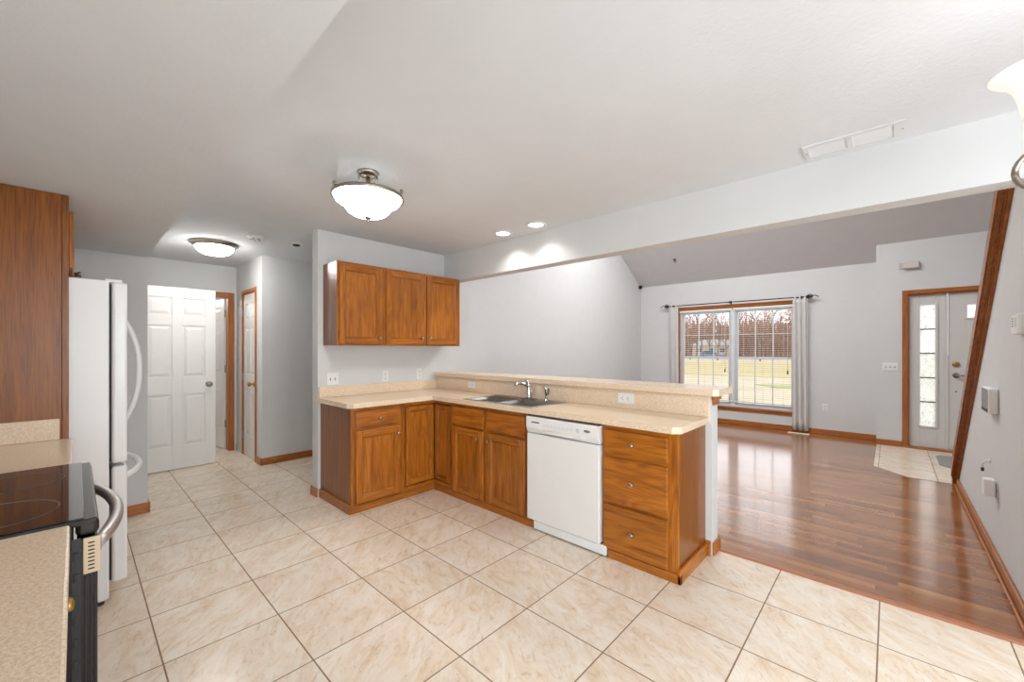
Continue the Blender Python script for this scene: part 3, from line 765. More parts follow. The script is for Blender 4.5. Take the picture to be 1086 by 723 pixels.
# ---- sink
t = thing('kitchen_sink', 'double bowl stainless sink set in the peninsula counter', 'sink', ((sx0+sx1)/2, (sy0+sy1)/2, CTZ))
b = nb(); zr = CTZ+.004; md = -2.385
def ring(bm, o, i, zo, zi):
    v = [(o[0],o[2],zo),(o[1],o[2],zo),(o[1],o[3],zo),(o[0],o[3],zo),(i[0],i[2],zi),(i[1],i[2],zi),(i[1],i[3],zi),(i[0],i[3],zi)]
    add_geo(bm, v, [[0,1,5,4],[1,2,6,5],[2,3,7,6],[3,0,4,7]])
bowls = ((sx0+.035, md-.015, sy0+.035, sy1-.095), (md+.015, sx1-.035, sy0+.035, sy1-.095))
for (x0, x1, y0, y1) in ((sx0, sx1, sy0, sy0+.035), (sx0, sx1, sy1-.095, sy1), (sx0, sx0+.035, sy0+.035, sy1-.095), (sx1-.035, sx1, sy0+.035, sy1-.095), (md-.015, md+.015, sy0+.035, sy1-.095)): box(b, x0, x1, y0, y1, CTZ+.0005, zr, .001)
obj('rim', b, sink_m, t)
for (x0, x1, y0, y1) in bowls:
    b = nb(); bot = CTZ-.17
    ring(b, (x0,x1,y0,y1), (x0+.012,x1-.012,y0+.012,y1-.012), zr, zr-.02)
    ring(b, (x0+.012,x1-.012,y0+.012,y1-.012), (x0+.03,x1-.03,y0+.03,y1-.03), zr-.02, bot+.02)
    ring(b, (x0+.03,x1-.03,y0+.03,y1-.03), (x0+.06,x1-.06,y0+.06,y1-.06), bot+.02, bot)
    add_geo(b, [(x0+.06,y0+.06,bot),(x1-.06,y0+.06,bot),(x1-.06,y1-.06,bot),(x0+.06,y1-.06,bot)], [[0,1,2,3]])
    bo = obj('bowl', b, sink_m, t)
    b = nb(); lathe(b, [(.042,0),(.045,.003),(.03,.004),(.028,.001)], ((x0+x1)/2, (y0+y1)/2, bot), (0,0,1), 20); obj('drain', b, chrome_m, bo)
# ---- faucet and sprayer
FX, FY = -2.363, 2.757
t = thing('faucet', 'chrome kitchen faucet behind the double sink', 'faucet', (FX, FY, zr))
b = nb(); box(b, FX-.085, FX+.085, FY-.024, FY+.024, zr, zr+.008, .004); lathe(b, [(.026,.008),(.021,.02),(.019,.07),(.017,.115),(.019,.125),(.017,.14),(.0,.146)], (FX, FY, zr), (0,0,1), 20); obj('body', b, chrome_m, t)
b = nb(); tube(b, [(FX, FY, zr+.10), (FX-.012, FY-.03, zr+.128), (FX-.028, FY-.075, zr+.142), (FX-.042, FY-.115, zr+.138), (FX-.047, FY-.13, zr+.125)], [.013,.013,.012,.012,.012], 12); obj('spout', b, chrome_m, t)
b = nb(); tube(b, [(FX, FY, zr+.138), (FX-.012, FY+.004, zr+.155), (FX-.04, FY-.01, zr+.166)], [.012,.008,.006], 10); tube(b, [(FX+.017,FY,zr+.10),(FX+.034,FY-.004,zr+.085),(FX+.036,FY-.004,zr+.03)], .005, 8); obj('lever', b, chrome_m, t)
t = thing('side_sprayer', 'slim chrome sprayer standing right of the faucet', 'sprayer', (-2.162, 2.757, zr))
b = nb(); lathe(b, [(.022,0),(.022,.006),(.014,.012),(.013,.03)], (-2.162, 2.757, zr), (0,0,1), 18); obj('base', b, chrome_m, t)
b = nb(); tube(b, [(-2.162,2.757,zr+.025),(-2.162,2.757,zr+.075),(-2.163,2.752,zr+.10),(-2.168,2.735,zr+.118)], [.009,.011,.013,.011], 12); obj('spray_head', b, chrome_m, t)
b = nb(); tube(b, [(-2.152,2.772,zr+.10),(-2.150,2.776,zr+.08),(-2.152,2.772,zr+.05)], .005, 8); obj('trigger', b, darkgap_m, t)

# ------------------------------------------------------------------ outlets and switches
def plate(label, M, a, z, w, h, kind, cat='outlet', name='wall_outlet', group=None):
    o = Vector(M(a, z, 0)); t = thing(name, label, cat, o, group)
    b = nb(); box(b, a-w/2, a+w/2, z-h/2, z+h/2, 0, .006, .003, 0, M); obj('plate', b, plate_m, t)
    if kind == 'outlet':
        for dz in (-.022, .022):
            rc = obj('receptacle', B(a-.017, a+.017, z+dz-.016, z+dz+.016, .006, .009, .004, M=M), plate_m, t)
            b = nb(); box(b, a-.010, a-.007, z+dz-.002, z+dz+.009, .009, .0094, 0, 0, M); box(b, a+.007, a+.010, z+dz-.002, z+dz+.009, .009, .0094, 0, 0, M); box(b, a-.003, a+.003, z+dz-.011, z+dz-.006, .009, .0094, 0, 0, M); obj('slots', b, darkgap_m, rc)
    elif kind == 'outlet_h':
        for da in (-.022, .022):
            rc = obj('receptacle', B(a+da-.016, a+da+.016, z-.017, z+.017, .006, .009, .004, M=M), plate_m, t)
            b = nb(); box(b, a+da-.002, a+da+.009, z-.010, z-.007, .009, .0094, 0, 0, M); box(b, a+da-.002, a+da+.009, z+.007, z+.010, .009, .0094, 0, 0, M); box(b, a+da-.011, a+da-.006, z-.003, z+.003, .009, .0094, 0, 0, M); obj('slots', b, darkgap_m, rc)
    else:
        n = kind
        for i in range(n):
            aa = a+(i-(n-1)/2)*.046
            obj('toggle_slot', B(aa-.006, aa+.006, z-.013, z+.013, .006, .007, M=M), greyslot_m, t)
            b = nb(); box(b, aa-.004, aa+.004, z-.002, z+.010, .006, .018, .002, 0, M); obj('toggle', b, plate_m, t)
    return t
MW = M_left(WX)
plate('double white light switch under the wall cabinets near the counter end', MW, 1.645, 1.075, .115, .115, 2, 'light switch', 'light_switch')
plate('white wall outlet under the middle of the wall cabinets', MW, 2.187, 1.072, .07, .115, 'outlet')
plate('white wall outlet under the wall cabinets nearest the corner', MW, 2.60, 1.083, .07, .115, 'outlet')
MB = M_pen(2.824)
plate('white sideways outlet on the bar backsplash left of the faucet', MB, -3.20, .982, .115, .07, 'outlet_h')
plate('white sideways outlet on the bar backsplash near the open end', MB, -1.457, .984, .13, .08, 'outlet_h')
plate('triple white light switch beside the sidelight casing', M_pen(7.78), 0.0, 1.105, .165, .115, 3, 'light switch', 'light_switch')
plate('white wall outlet right of the living room curtain', M_pen(8.09), -.755, .43, .07, .115, 'outlet')
MS = lambda a, b_, c: (.495-c, a, b_)
plate('white wall outlet low on the stair wall behind a plugged in adapter', MS, 3.96, .445, .075, .12, 'outlet')
o = obj('plug_adapter', B(.435, .4845, 3.925, 4.00, .425, .53, .006, seg=2), plate_m); tag(o, 'white plug in adapter in the stair wall outlet', 'adapter')
t = thing('wall_jack', 'tiny white cable stub on the stair wall above the adapter', 'cable stub', (.495, 4.20, .55))
b = nb(); lathe(b, [(.012,0),(.012,.006),(.006,.01),(.006,.02)], (.495, 4.20, .60), (-1,0,0), 12); obj('bushing', b, plate_m, t)
b = nb(); tube(b, [(.477,4.20,.60),(.462,4.20,.585),(.460,4.205,.55)], .005, 8); obj('cable', b, plate_m, t)
b = nb(); lathe(b, [(.007,0),(.008,.004),(.008,.022),(.005,.026)], (.460, 4.206, .526), (0,0,1), 10); obj('connector', b, bronze_m, t)
# thermostat and alarm panel on the stair wall
t = thing('thermostat', 'small white thermostat high on the stair wall', 'thermostat', (.495, 3.27, 1.48))
obj('housing', B(.463, .495, 3.20, 3.34, 1.43, 1.53, .005, seg=2), plate_m, t)
b = nb()
for i in range(4):
    for j in range(2): box(b, .4622, .464, 3.285+j*.022, 3.297+j*.022, 1.468+i*.013, 1.475+i*.013)
obj('vent_slots', b, greyslot_m, t)
obj('display', B(.4622, .464, 3.215, 3.27, 1.465, 1.515), plain('display_grey', rgb(200,204,204), .3), t)
t = thing('alarm_panel', 'white alarm touch panel with dark screen on the stair wall', 'alarm panel', (.495, 4.04, 1.015))
obj('housing', B(.452, .495, 3.905, 4.175, .945, 1.105, .010, seg=2), plate_m, t)
obj('screen', B(.4508, .453, 3.93, 4.165, .972, 1.098), screen_m, t)
obj('button_bar', B(.4506, .453, 3.93, 4.165, .952, .972), darkgap_m, t)
# door chime
t = thing('door_chime', 'beige door chime box high beside the entry', 'door chime', (.20, 7.78, 2.5))
obj('cover', B(.13, .285, 7.725, 7.77, 2.455, 2.545, .006, seg=2), plain('chime_cover', rgb(206, 200, 196), .5), t)
obj('base', B(.09, .29, 7.765, 7.78, 2.46, 2.54, .003), plain('chime_base', rgb(190, 186, 182), .5), t)
o = obj('floor_vent', B(-1.215, -.93, 7.84, 7.93, .0005, .012, .004), grille_m); tag(o, 'cream floor register below the right curtain', 'vent')
b = nb()
prism(b, [(.42,6.86),(.50,6.76),(1.2,6.76),(1.25,6.82),(1.25,7.40),(1.2,7.46),(.47,7.46),(.42,7.38)], 2, .0045, .014)
o = obj('door_mat', b, mat_m); tag(o, 'grey door mat on the foyer tile by the front door', 'mat')
# dark bracket at living corner and hook in the vault
b = nb(); box(b, WX, WX+.02, 7.985, 8.02, 2.60, 2.67, .004); tube(b, [(WX+.01,8.0,2.64),(WX+.05,7.985,2.635)], .012, 8); box(b, WX+.04, WX+.07, 7.965, 8.0, 2.60, 2.665, .004)
o = obj('wall_bracket', b, bronze_m); tag(o, 'small black bracket high in the living room corner', 'bracket')
hy = 7.5; hz = 2.64+.62*(8.09-hy)
b = nb(); lathe(b, [(.03,0),(.03,-.008),(.012,-.014)], (-2.9, hy, hz-.004), (0,0,1), 14); tube(b, [(-2.9,hy,hz-.012),(-2.9,hy,hz-.045),(-2.885,hy,hz-.06),(-2.87,hy,hz-.045)], .006, 8)
o = obj('ceiling_hook', b, bronze_m); tag(o, 'small dark hook on the vaulted ceiling behind the beam', 'hook')

# ------------------------------------------------------------------ range side: refrigerator wall
PX0, PX1 = -3.000, -2.978
t = thing('tall_side_panel', 'tall dark oak panel standing beside the refrigerator', 'panel', ((PX0+PX1)/2, -.33, 0))
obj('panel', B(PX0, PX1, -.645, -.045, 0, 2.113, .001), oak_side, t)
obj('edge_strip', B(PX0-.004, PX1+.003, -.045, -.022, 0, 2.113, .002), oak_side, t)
t = thing('upper_cabinet', 'oak cabinet above the refrigerator with two small doors', 'cabinet', (-3.47, -.33, 1.75))
FF = M_fr(-.026); x0, x1 = -3.925, -3.006
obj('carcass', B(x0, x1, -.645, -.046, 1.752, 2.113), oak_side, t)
b = nb(); hole_frame(b, FF, x0, x1, 1.75, 2.113, [(x0+.05, -3.49, 1.79, 2.03), (-3.44, x1-.05, 1.79, 2.03)]); obj('face_frame', b, [oak_z, oak_x], t)
cab_door(t, M_fr(-.0235), -3.448, x1-.012, 1.762, 2.045, (-3.41, 1.785)); cab_door(t, M_fr(-.0235), x0+.02, -3.478, 1.762, 2.045, (-3.51, 1.785))
# refrigerator
t = thing('refrigerator', 'white bottom freezer refrigerator by the hall', 'refrigerator', (-3.46, -.25, 0))
rx0, rx1 = -3.90, -3.022
b = nb(); box(b, rx0, rx1, -.60, .122, .035, 1.718, .006, 0, None, 2); obj('body', b, appl_m, t)
def rdoor(z0, z1):
    b = nb(); box(b, rx0, rx1, .132, .192, z0, z1, .012, 0, None, 3); d = obj('door', b, appl_m, t)
    g = nb(); box(g, rx0+.012, rx1-.012, .121, .133, z0+.012, z1-.012); obj('gasket', g, darkgap_m, d)
    return d
d1 = rdoor(.745, 1.712); d2 = rdoor(.115, .728)
def bow(p0, p1, out, n=16, e=2.4):
    p0, p1 = Vector(p0), Vector(p1); res = []
    for i in range(n+1):
        s = i/n; k = 1-abs(2*s-1)**e; res.append(p0.lerp(p1, s)+Vector((0, out*k, 0)))
    return res
b = nb(); tube(b, bow((-3.83, .185, .80), (-3.83, .185, 1.62), .118), .017, 12); obj('handle', b, appl_m, d1)
b = nb(); tube(b, bow((-3.83, .185, .655), (-3.10, .185, .655), .085), .016, 12); obj('handle', b, appl_m, d2)
b = nb(); box(b, -3.085, -3.03, .105, .172, 1.708, 1.728, .006, 0, None, 2); obj('hinge_cover', b, appl_m, t)
obj('kick_grille', B(rx0+.01, rx1-.002, .08, .112, .03, .112, .004), cream_m, t)
for x in (rx0+.06, rx1-.05):
    for y in (-.5, .085):
        b = nb(); lathe(b, [(.022,0),(.022,.02),(.012,.03),(.012,.04)], (x, y, 0), (0,0,1), 12); obj('foot', b, darkgap_m, t)
# counters either side of the range
def counter(x0, x1, label, splash=None, cab_label=None):
    t = thing('countertop', label, 'countertop', ((x0+x1)/2, -.32, .874))
    b = nb(); box(b, x0, x1, -.645, -.009, .874, .914, .005, 0, None, 2); obj('worktop', b, lam_m, t)
    b = nb(); box(b, x0, x1, -.648, -.630, .914, 1.012, .003); obj('backsplash', b, lam_m, t)
    if splash:
        b = nb(); box(b, splash, splash+.018, -.63, -.052, .914, 1.016, .003); obj('side_splash', b, lam_m, t)
    k = thing('base_cabinet', cab_label, 'cabinet', ((x0+x1)/2, -.34, 0))
    obj('carcass', B(x0+.004, x1-.004, -.645, -.069, .09, .872), oak_side, k)
    M = M_fr(-.050); n = 1 if x1-x0 < .75 else 2; w = (x1-x0-.012)/n
    b = nb(); hole_frame(b, M, x0+.004, x1-.004, .09, .872, [(x0+.006+i*w+.04, x0+.006+(i+1)*w-.04, .13, .66) for i in range(n)]); obj('face_frame', b, [oak_z, oak_x], k)
    for i in range(n):
        a0, a1 = x0+.006+i*w+.015, x0+.006+(i+1)*w-.015
        drawer_front(k, M_fr(-.050), a0, a1, .72, .86, ((a0+a1)/2, .80)).children[0].data.materials[0] = brass_m; cab_door(k, M_fr(-.050), a0, a1, .11, .69, (a1-.03 if x0 > -2 else a0+.03, .62))
    obj('kick_board', B(x0+.004, x1-.004, -.60, -.10, 0, .09), oak_side, k)
counter(-2.976, -2.284, 'short beige counter between the range and the tall oak panel', -2.976, 'oak base cabinet under the short counter beside the refrigerator')
counter(-1.510, -.70, 'beige counter nearest the camera in front of the range', None, 'oak base cabinet under the counter nearest the camera')
# range
RX0, RX1 = -2.278, -1.517
t = thing('electric_range', 'black slide in electric range with curved steel oven handle', 'range', ((RX0+RX1)/2, -.3, 0))
b = nb(); box(b, RX0+.004, RX1-.004, -.64, -.004, .03, .905, .002); obj('body', b, black_m, t)
b = nb(); box(b, RX0, RX1, -.64, .040, .900, .9165, .004, 0, None, 2); box(b, RX0, RX1, .0, .043, .874, .913, .010, 0, None, 2)
ct = obj('cooktop_frame', b, black_m, t)
obj('cooktop_glass', B(RX0+.006, RX1-.006, -.61, .016, .9165, .9205, .001), blackglass_m, ct)
for (x, y, rad) in ((-1.70, -.15, .12), (-2.07, -.14, .115), (-1.70, -.44, .09), (-2.07, -.44, .115)):
    b = nb()
    for r_ in (rad,):
        pts = arc((x, y, .9208), r_, 0, 2*PI, 48, (1,0,0), (0,1,0)); tube(b, pts, .0014, 6, 0, .3)
    obj('burner_ring', b, ring_m, ct)
b = nb(); box(b, RX0+.006, RX1-.002, .004, .040, .20, .868, .004); dr = obj('oven_door', b, black_m, t)
obj('door_window', B(RX0+.12, RX1-.12, .0395, .0425, .36, .70, .001), blackglass_m, dr)
b = nb(); box(b, RX1-.003, RX1+.0025, .014, .0445, .776, .868, .001); vt = obj('end_vent', b, grille_m, dr)
b = nb()
for i in range(8): box(b, RX1+.002, RX1+.0032, .0225, .0345, .786+i*.0096, .7895+i*.0096)
obj('vent_slots', b, darkgap_m, vt)
b = nb()
for y in (.018, .028, .036): box(b, RX1-.003, RX1+.0015, y-.002, y+.002, .20, .772, .001)
obj('door_edge_ribs', b, plain('edge_grey', rgb(40, 42, 46), .4), dr)
b = nb(); hp = bow((-2.235, .036, .832), (-1.555, .036, .832), .058, 18, 2.0); tube(b, hp, .0165, 14)
for x in (-2.235, -1.555): lathe(b, [(.020,0),(.020,.012),(.016,.016)], (x, .032, .832), (0,1,0), 16)
obj('handle', b, steel_m, dr)
b = nb(); box(b, RX0+.006, RX1-.004, .0, .036, .045, .19, .006); obj('storage_drawer', b, black_m, t)
b = nb(); box(b, RX1-.004, RX1-.001, -.006, .010, .06, .87)
for i in range(14): box(b, RX1-.003, RX1+.0025, -.003, .005, .10+i*.055, .122+i*.055, .001)
obj('side_clip_strip', b, plain('strip_grey', rgb(46, 48, 52), .45), t)
b = nb(); lathe(b, [(.0075,0),(.006,.003),(.002,.004)], (RX1-.003, -.008, .70), (1,0,0), 12); obj('screw', b, brass_m, t)
for x in (RX0+.06, RX1-.06):
    for y in (-.58, -.05):
        b = nb(); lathe(b, [(.018,0),(.018,.012),(.008,.016),(.008,.032)], (x, y, 0), (0,0,1), 12); obj('foot', b, darkgap_m, t)

# ------------------------------------------------------------------ ceiling fittings
def point(name, loc, power, rad=.06, col=WARM):
    d = bpy.data.lights.new(name, 'POINT'); d.energy = power; d.shadow_soft_size = rad; d.color = col
    o = bpy.data.objects.new(name, d); COL.objects.link(o); o.location = loc; return o
# semi flush kitchen light
KX, KY = -2.375, 1.24
t = thing('ceiling_light', 'semi flush kitchen light with frosted glass bowl and nickel rim', 'ceiling light', (KX, KY, CZ))
b = nb(); lathe(b, [(.0,0),(.066,0),(.066,-.006),(.058,-.018),(.035,-.026),(.0,-.028)], (KX, KY, CZ), (0,0,1), 32); obj('canopy', b, nickel_m, t)
for k in range(3):
    a = 2*PI*k/3+.6; e = Vector((math.cos(a), math.sin(a), 0)); z = Vector((0,0,1)); c = Vector((KX, KY, 0))
    pts = [c+e*.05+z*(CZ-.02), c+e*.062+z*(CZ-.045), c+e*.045+z*(CZ-.065), c+e*.028+z*(CZ-.085), c+e*.05+z*(CZ-.12), c+e*.12+z*(CZ-.145), c+e*.205+z*(CZ-.142), c+e*.222+z*(CZ-.13)]
    b = nb(); tube(b, pts, .007, 10); lathe(b, [(.010,0),(.012,.008),(.008,.022),(.003,.026)], c+e*.218+z*(CZ-.142), (0,0,1), 12); obj('arm', b, nickel_m, t)
b = nb(); tube(b, [(KX,KY,CZ-.02),(KX,KY,CZ-.12)], .012, 12); obj('stem', b, nickel_m, t)
RZk = CZ-.152
b = nb(); lathe(b, [(.198,.0),(.205,.010),(.214,.010),(.217,0),(.214,-.010),(.205,-.010),(.198,0)], (KX, KY, RZk), (0,0,1), 56); obj('rim', b, nickel_m, t)
prof = [(.201,.004),(.199,-.012),(.188,-.030),(.168,-.044),(.150,-.052),(.139,-.062),(.131,-.078),(.116,-.096),(.092,-.111),(.060,-.121),(.028,-.125),(.0,-.126)]
b = nb(); lathe(b, prof, (KX, KY, RZk), (0,0,1), 56, 0); lathe(b, [(max(r_-.004, 0), h_+.004) for r_, h_ in prof], (KX, KY, RZk), (0,0,1), 56, 1)
for f in [f for f in b.faces if len(f.verts) > 8]: b.faces.remove(f)
obj('glass_bowl', b, [bowl_m, inner_m], t)
b = nb(); lathe(b, [(.0,-.122),(.022,-.122),(.024,-.128),(.014,-.136),(.008,-.142),(.010,-.150),(.006,-.156),(.0,-.158)], (KX, KY, RZk), (0,0,1), 20); obj('finial', b, nickel_m, t)
# hall flush mount
HXl, HYl = -5.13, .985
t = thing('ceiling_light', 'flush hall ceiling light with nickel ring and white glass', 'ceiling light', (HXl, HYl, CZ))
b = nb(); lathe(b, [(.0,0),(.205,0),(.210,-.006),(.205,-.018),(.188,-.036),(.172,-.044),(.16,-.040),(.0,-.03)], (HXl, HYl, CZ), (0,0,1), 48); obj('ring', b, nickel_m, t)
b = nb(); lathe(b, [(.170,-.040),(.158,-.068),(.132,-.095),(.095,-.113),(.05,-.123),(.0,-.126)], (HXl, HYl, CZ), (0,0,1), 48); obj('glass_dome', b, hall_glass_m, t)
b = nb(); lathe(b, [(.0,-.124),(.013,-.124),(.012,-.132),(.006,-.140),(.0,-.142)], (HXl, HYl, CZ), (0,0,1), 14); obj('finial', b, nickel_m, t)
# recessed lights by the beam
def recessed(x, y, label):
    t = thing('recessed_light', label, 'recessed light', (x, y, CZ), 'recessed lights over the sink')
    b = nb(); lathe(b, [(.066,-.001),(.066,-.007),(.088,-.008),(.092,-.004),(.092,-.001)], (x, y, CZ), (0,0,1), 36); obj('trim_ring', b, white_m, t)
    b = nb(); lathe(b, [(.0,-.0005),(.066,-.0005),(.066,-.005),(.0,-.005)], (x, y, CZ), (0,0,1), 36); obj('lens', b, led_m, t)
    d = bpy.data.lights.new('downlight', 'SPOT'); d.energy = 10; d.spot_size = 2.3; d.spot_blend = .7; d.color = WARM; d.shadow_soft_size = .04
    o = bpy.data.objects.new('downlight', d); COL.objects.link(o); o.location = (x, y, CZ-.012)
recessed(-2.68, 2.755, 'left one of two recessed lights in front of the beam')
recessed(-2.28, 2.76, 'right one of two recessed lights in front of the beam')
# smoke detector and small sensor
t = thing('smoke_detector', 'round white smoke detector on the hall ceiling', 'smoke detector', (-4.5, 1.19, CZ))
b = nb(); lathe(b, [(.0,0),(.068,0),(.070,-.012),(.060,-.028),(.035,-.036),(.0,-.038)], (-4.5, 1.19, CZ), (0,0,1), 32); obj('body', b, plate_m, t)
b = nb()
for k in range(5):
    a = k*2*PI/5+.5; lathe(b, [(.011,0),(.011,-.002),(.0,-.002)], (-4.5+.036*math.cos(a), 1.19+.036*math.sin(a), CZ-.0355), (0,0,1), 10)
obj('vents', b, darkgap_m, t)
t = thing('ceiling_sensor', 'small round ceiling sensor with dark underside near the wall end', 'sensor', (-4.5, 1.56, CZ))
b = nb(); lathe(b, [(.0,0),(.052,0),(.052,-.010),(.042,-.018),(.0,-.018)], (-4.5, 1.56, CZ), (0,0,1), 28); obj('body', b, plate_m, t)
b = nb(); lathe(b, [(.036,-.017),(.034,-.026),(.020,-.032),(.0,-.034)], (-4.5, 1.56, CZ), (0,0,1), 24); obj('lens', b, darkgap_m, t)
# ceiling register
t = thing('ceiling_vent', 'long white ceiling register in front of the beam', 'vent', (-.148, 2.78, CZ))
vx0, vx1, vy0, vy1 = -.352, .058, 2.685, 2.877
b = nb(); box(b, vx0, vx1, vy0, vy0+.022, CZ-.008, CZ-.0005); box(b, vx0, vx1, vy1-.022, vy1, CZ-.008, CZ-.0005); box(b, vx0, vx0+.022, vy0+.022, vy1-.022, CZ-.008, CZ-.0005); box(b, vx1-.045, vx1, vy0+.022, vy1-.022, CZ-.008, CZ-.0005); box(b, -.170, -.145, vy0+.022, vy1-.022, CZ-.0075, CZ-.0005); obj('frame', b, vent_m, t)
b = nb()
for i in range(16):
    y = vy0+.026+i*.0092
    add_geo(b, [(vx0+.02,y,CZ-.0012),(vx1-.04,y,CZ-.0012),(vx1-.04,y+.0075,CZ-.006),(vx0+.02,y+.0075,CZ-.006),(vx0+.02,y+.001,CZ-.0005),(vx1-.04,y+.001,CZ-.0005),(vx1-.04,y+.0085,CZ-.0055),(vx0+.02,y+.0085,CZ-.0055)], [[0,1,2,3],[7,6,5,4],[0,4,5,1],[3,2,6,7],[0,3,7,4],[1,5,6,2]])
obj('louvers', b, vent_m, t)
b = nb()
for (x) in (vx0+.011, vx1-.012): lathe(b, [(.004,0),(.003,-.002),(.0,-.002)], (x, 2.78, CZ-.008), (0,0,1), 8)
obj('screws', b, greyslot_m, t)
# chandelier at the right edge
HCX, HCY = .682, 1.825
t = thing('chandelier', 'nickel chandelier with frosted bell shades at the right edge', 'chandelier', (HCX, HCY, CZ))
b = nb(); lathe(b, [(.0,0),(.065,0),(.06,-.02),(.02,-.035),(.008,-.04)], (HCX, HCY, CZ), (0,0,1), 28); obj('canopy', b, nickel_m, t)
b = nb(); tube(b, [(HCX,HCY,CZ-.03),(HCX,HCY,2.06)], .006, 8); lathe(b, [(.008,.22),(.022,.18),(.012,.12),(.032,.05),(.036,.0),(.022,-.05),(.03,-.08),(.012,-.12),(.0,-.13)], (HCX,HCY,1.88), (0,0,1), 24); obj('column', b, nickel_m, t)
for k in range(3):
    a = PI-.22+k*2*PI/3; e = Vector((math.cos(a), math.sin(a), 0)); c = Vector((HCX, HCY, 0)); z = Vector((0,0,1)); R = .365
    pts = [c+e*.03+z*1.90, c+e*.12+z*1.84, c+e*.22+z*1.83, c+e*.32+z*1.875, c+e*R+z*1.95, c+e*R+z*2.01]
    cur = []
    for i in range(len(pts)-1):
        for q in range(4): cur.append(pts[i].lerp(pts[i+1], q/4))
    cur.append(pts[-1])
    b = nb(); tube(b, cur, .008, 10); tube(b, arc(tuple(c+e*(R-.006)+z*1.88), .060, 0, 2*PI, 24, e, z), .008, 10)
    ar = obj('arm', b, nickel_m, t)
    b = nb(); p = c+e*R
    lathe(b, [(.0,1.985),(.022,1.99),(.030,2.005),(.024,2.02),(.0,2.025)], p, (0,0,1), 20); obj('cup', b, nickel_m, ar)
    b = nb(); pr_ = [(.026,2.018),(.036,2.025),(.044,2.05),(.050,2.085),(.060,2.12),(.080,2.148),(.104,2.162),(.108,2.166),(.104,2.168)]
    lathe(b, pr_+[(r_-.004, h_+.002) for r_, h_ in pr_[::-1][1:]], p, (0,0,1), 36); obj('shade', b, shade_m, ar)
    point('chandelier_bulb', p+z*2.11, .3, .03)

# ------------------------------------------------------------------ outside, seen through the window
GZ = -.45
def grass(name, c0, c1, sc):
    t_ = NT(name); v = t_.objvec((1,1,1), False); n1 = t_.n('TexNoise', Scale=sc, Detail=6.0); t_.l(v, n1.inputs['Vector'])
    t_.l(t_.ramp(n1.outputs['Fac'], [(.35, c0), (.65, c1)]), t_.b.inputs['Base Color']); t_.b.inputs['Roughness'].default_value = .9
    return t_.m
struct('ground', B(-150, 60, 8.26, 170, GZ-.2, GZ), grass('dormant_lawn', rgb(168, 153, 124), rgb(184, 170, 142), .6), 'pale winter lawn outside')
b = nb(); prism(b, [(-90,30),(20,30),(40,60),(-130,60)], 2, GZ, GZ+.02); struct('ground_far', b, grass('straw_grass', rgb(158, 142, 90), rgb(172, 156, 108), .35), 'straw coloured far lawn')
b = nb(); prism(b, [(-5.0,23.4),(-3.9,22.2),(0,22.6),(0,25.4),(-3.4,25.0)], 2, GZ, GZ+.03); struct('ground_patch', b, grass('green_grass', rgb(138, 142, 84), rgb(160, 160, 104), 1.5), 'green patch of lawn')
b = nb(); prism(b, [(-7.5,11.2),(-1.5,14.0),(2,14.0),(2,14.35),(-1.8,14.35),(-7.5,11.7)], 2, GZ, GZ+.025); struct('path', b, grass('path_grey', rgb(168, 164, 156), rgb(184, 180, 172), 2), 'grey garden path')
b = nb(); prism(b, [(-120,79),(30,79),(30,87),(-120,87)], 2, GZ, GZ+.03); struct('road', b, grass('asphalt', rgb(150, 148, 146), rgb(168, 166, 164), 1), 'street beyond the lawn')

def bark(name, c0, c1):
    return grass(name, c0, c1, 8)
bark_m = bark('bark_brown', rgb(104, 84, 72), rgb(132, 108, 92))
twig_m = bark('rusty_twigs', rgb(134, 94, 70), rgb(164, 124, 98))
def make_tree_mesh(seed, h, leafy):
    rnd = random.Random(seed); bt = nb(); bl = nb()
    def cone(bm, p, q, r0, r1, n=5):
        d = (q-p).normalized(); u = d.orthogonal().normalized(); w = d.cross(u)
        vs = [tuple(p+(u*math.cos(2*PI*k/n)+w*math.sin(2*PI*k/n))*r0) for k in range(n)] + [tuple(q+(u*math.cos(2*PI*k/n)+w*math.sin(2*PI*k/n))*r1) for k in range(n)]
        add_geo(bm, vs, [[k, (k+1) % n, n+(k+1) % n, n+k] for k in range(n)])
    def grow(p, d, L, r, depth):
        q = p+d*L; cone(bt if depth < 2 else bl, p, q, r, r*.65, 5 if depth < 2 else 3)
        if depth >= 4: return
        for k in range(rnd.choice((3, 4, 5)) if depth else 8):
            s = rnd.uniform(.25, 1); a = rnd.uniform(0, 2*PI); sp = rnd.uniform(.45, .95)
            u = d.orthogonal().normalized(); w = d.cross(u)
            nd = (d + (u*math.cos(a)+w*math.sin(a))*sp + Vector((0,0,.12))).normalized()
            grow(p+d*L*s, nd, L*rnd.uniform(.5, .72), r*.5, depth+1)
    grow(Vector((0,0,0)), Vector((rnd.uniform(-.05,.05), rnd.uniform(-.05,.05), 1)).normalized(), h*.40, h*.010, 0)
    out = []
    for nm, bm, m in (('trunk', bt, bark_m), ('crown', bl, twig_m)):
        me = bpy.data.meshes.new(nm); bm.to_mesh(me); bm.free(); me.materials.append(m); out.append(me)
    return out
tms = [make_tree_mesh(s, 10, True) for s in (3, 8, 15)]
rt = random.Random(5)
import_pos = []
for i in range(17):
    fr = i/16; d = rt.uniform(68, 76) if i % 4 == 1 else rt.uniform(88, 94)
    # spread across what the window looks out on
    ang = -.36 + .27*fr + rt.uniform(-.008, .008)
    x, y = math.sin(ang)*d, math.cos(ang)*d
    s = rt.uniform(.85, 1.2)*(d/62)
    t = thing('bare_tree', 'bare brown winter tree beyond the lawn outside the living room window', 'tree', (x, y, GZ), 'bare trees beyond the lawn')
    t.scale = (s, s, s); t.rotation_euler = (0, 0, rt.uniform(0, 6.28))
    for me in tms[i % 3]:
        o = bpy.data.objects.new(me.name, me); COL.objects.link(o); o.parent = t
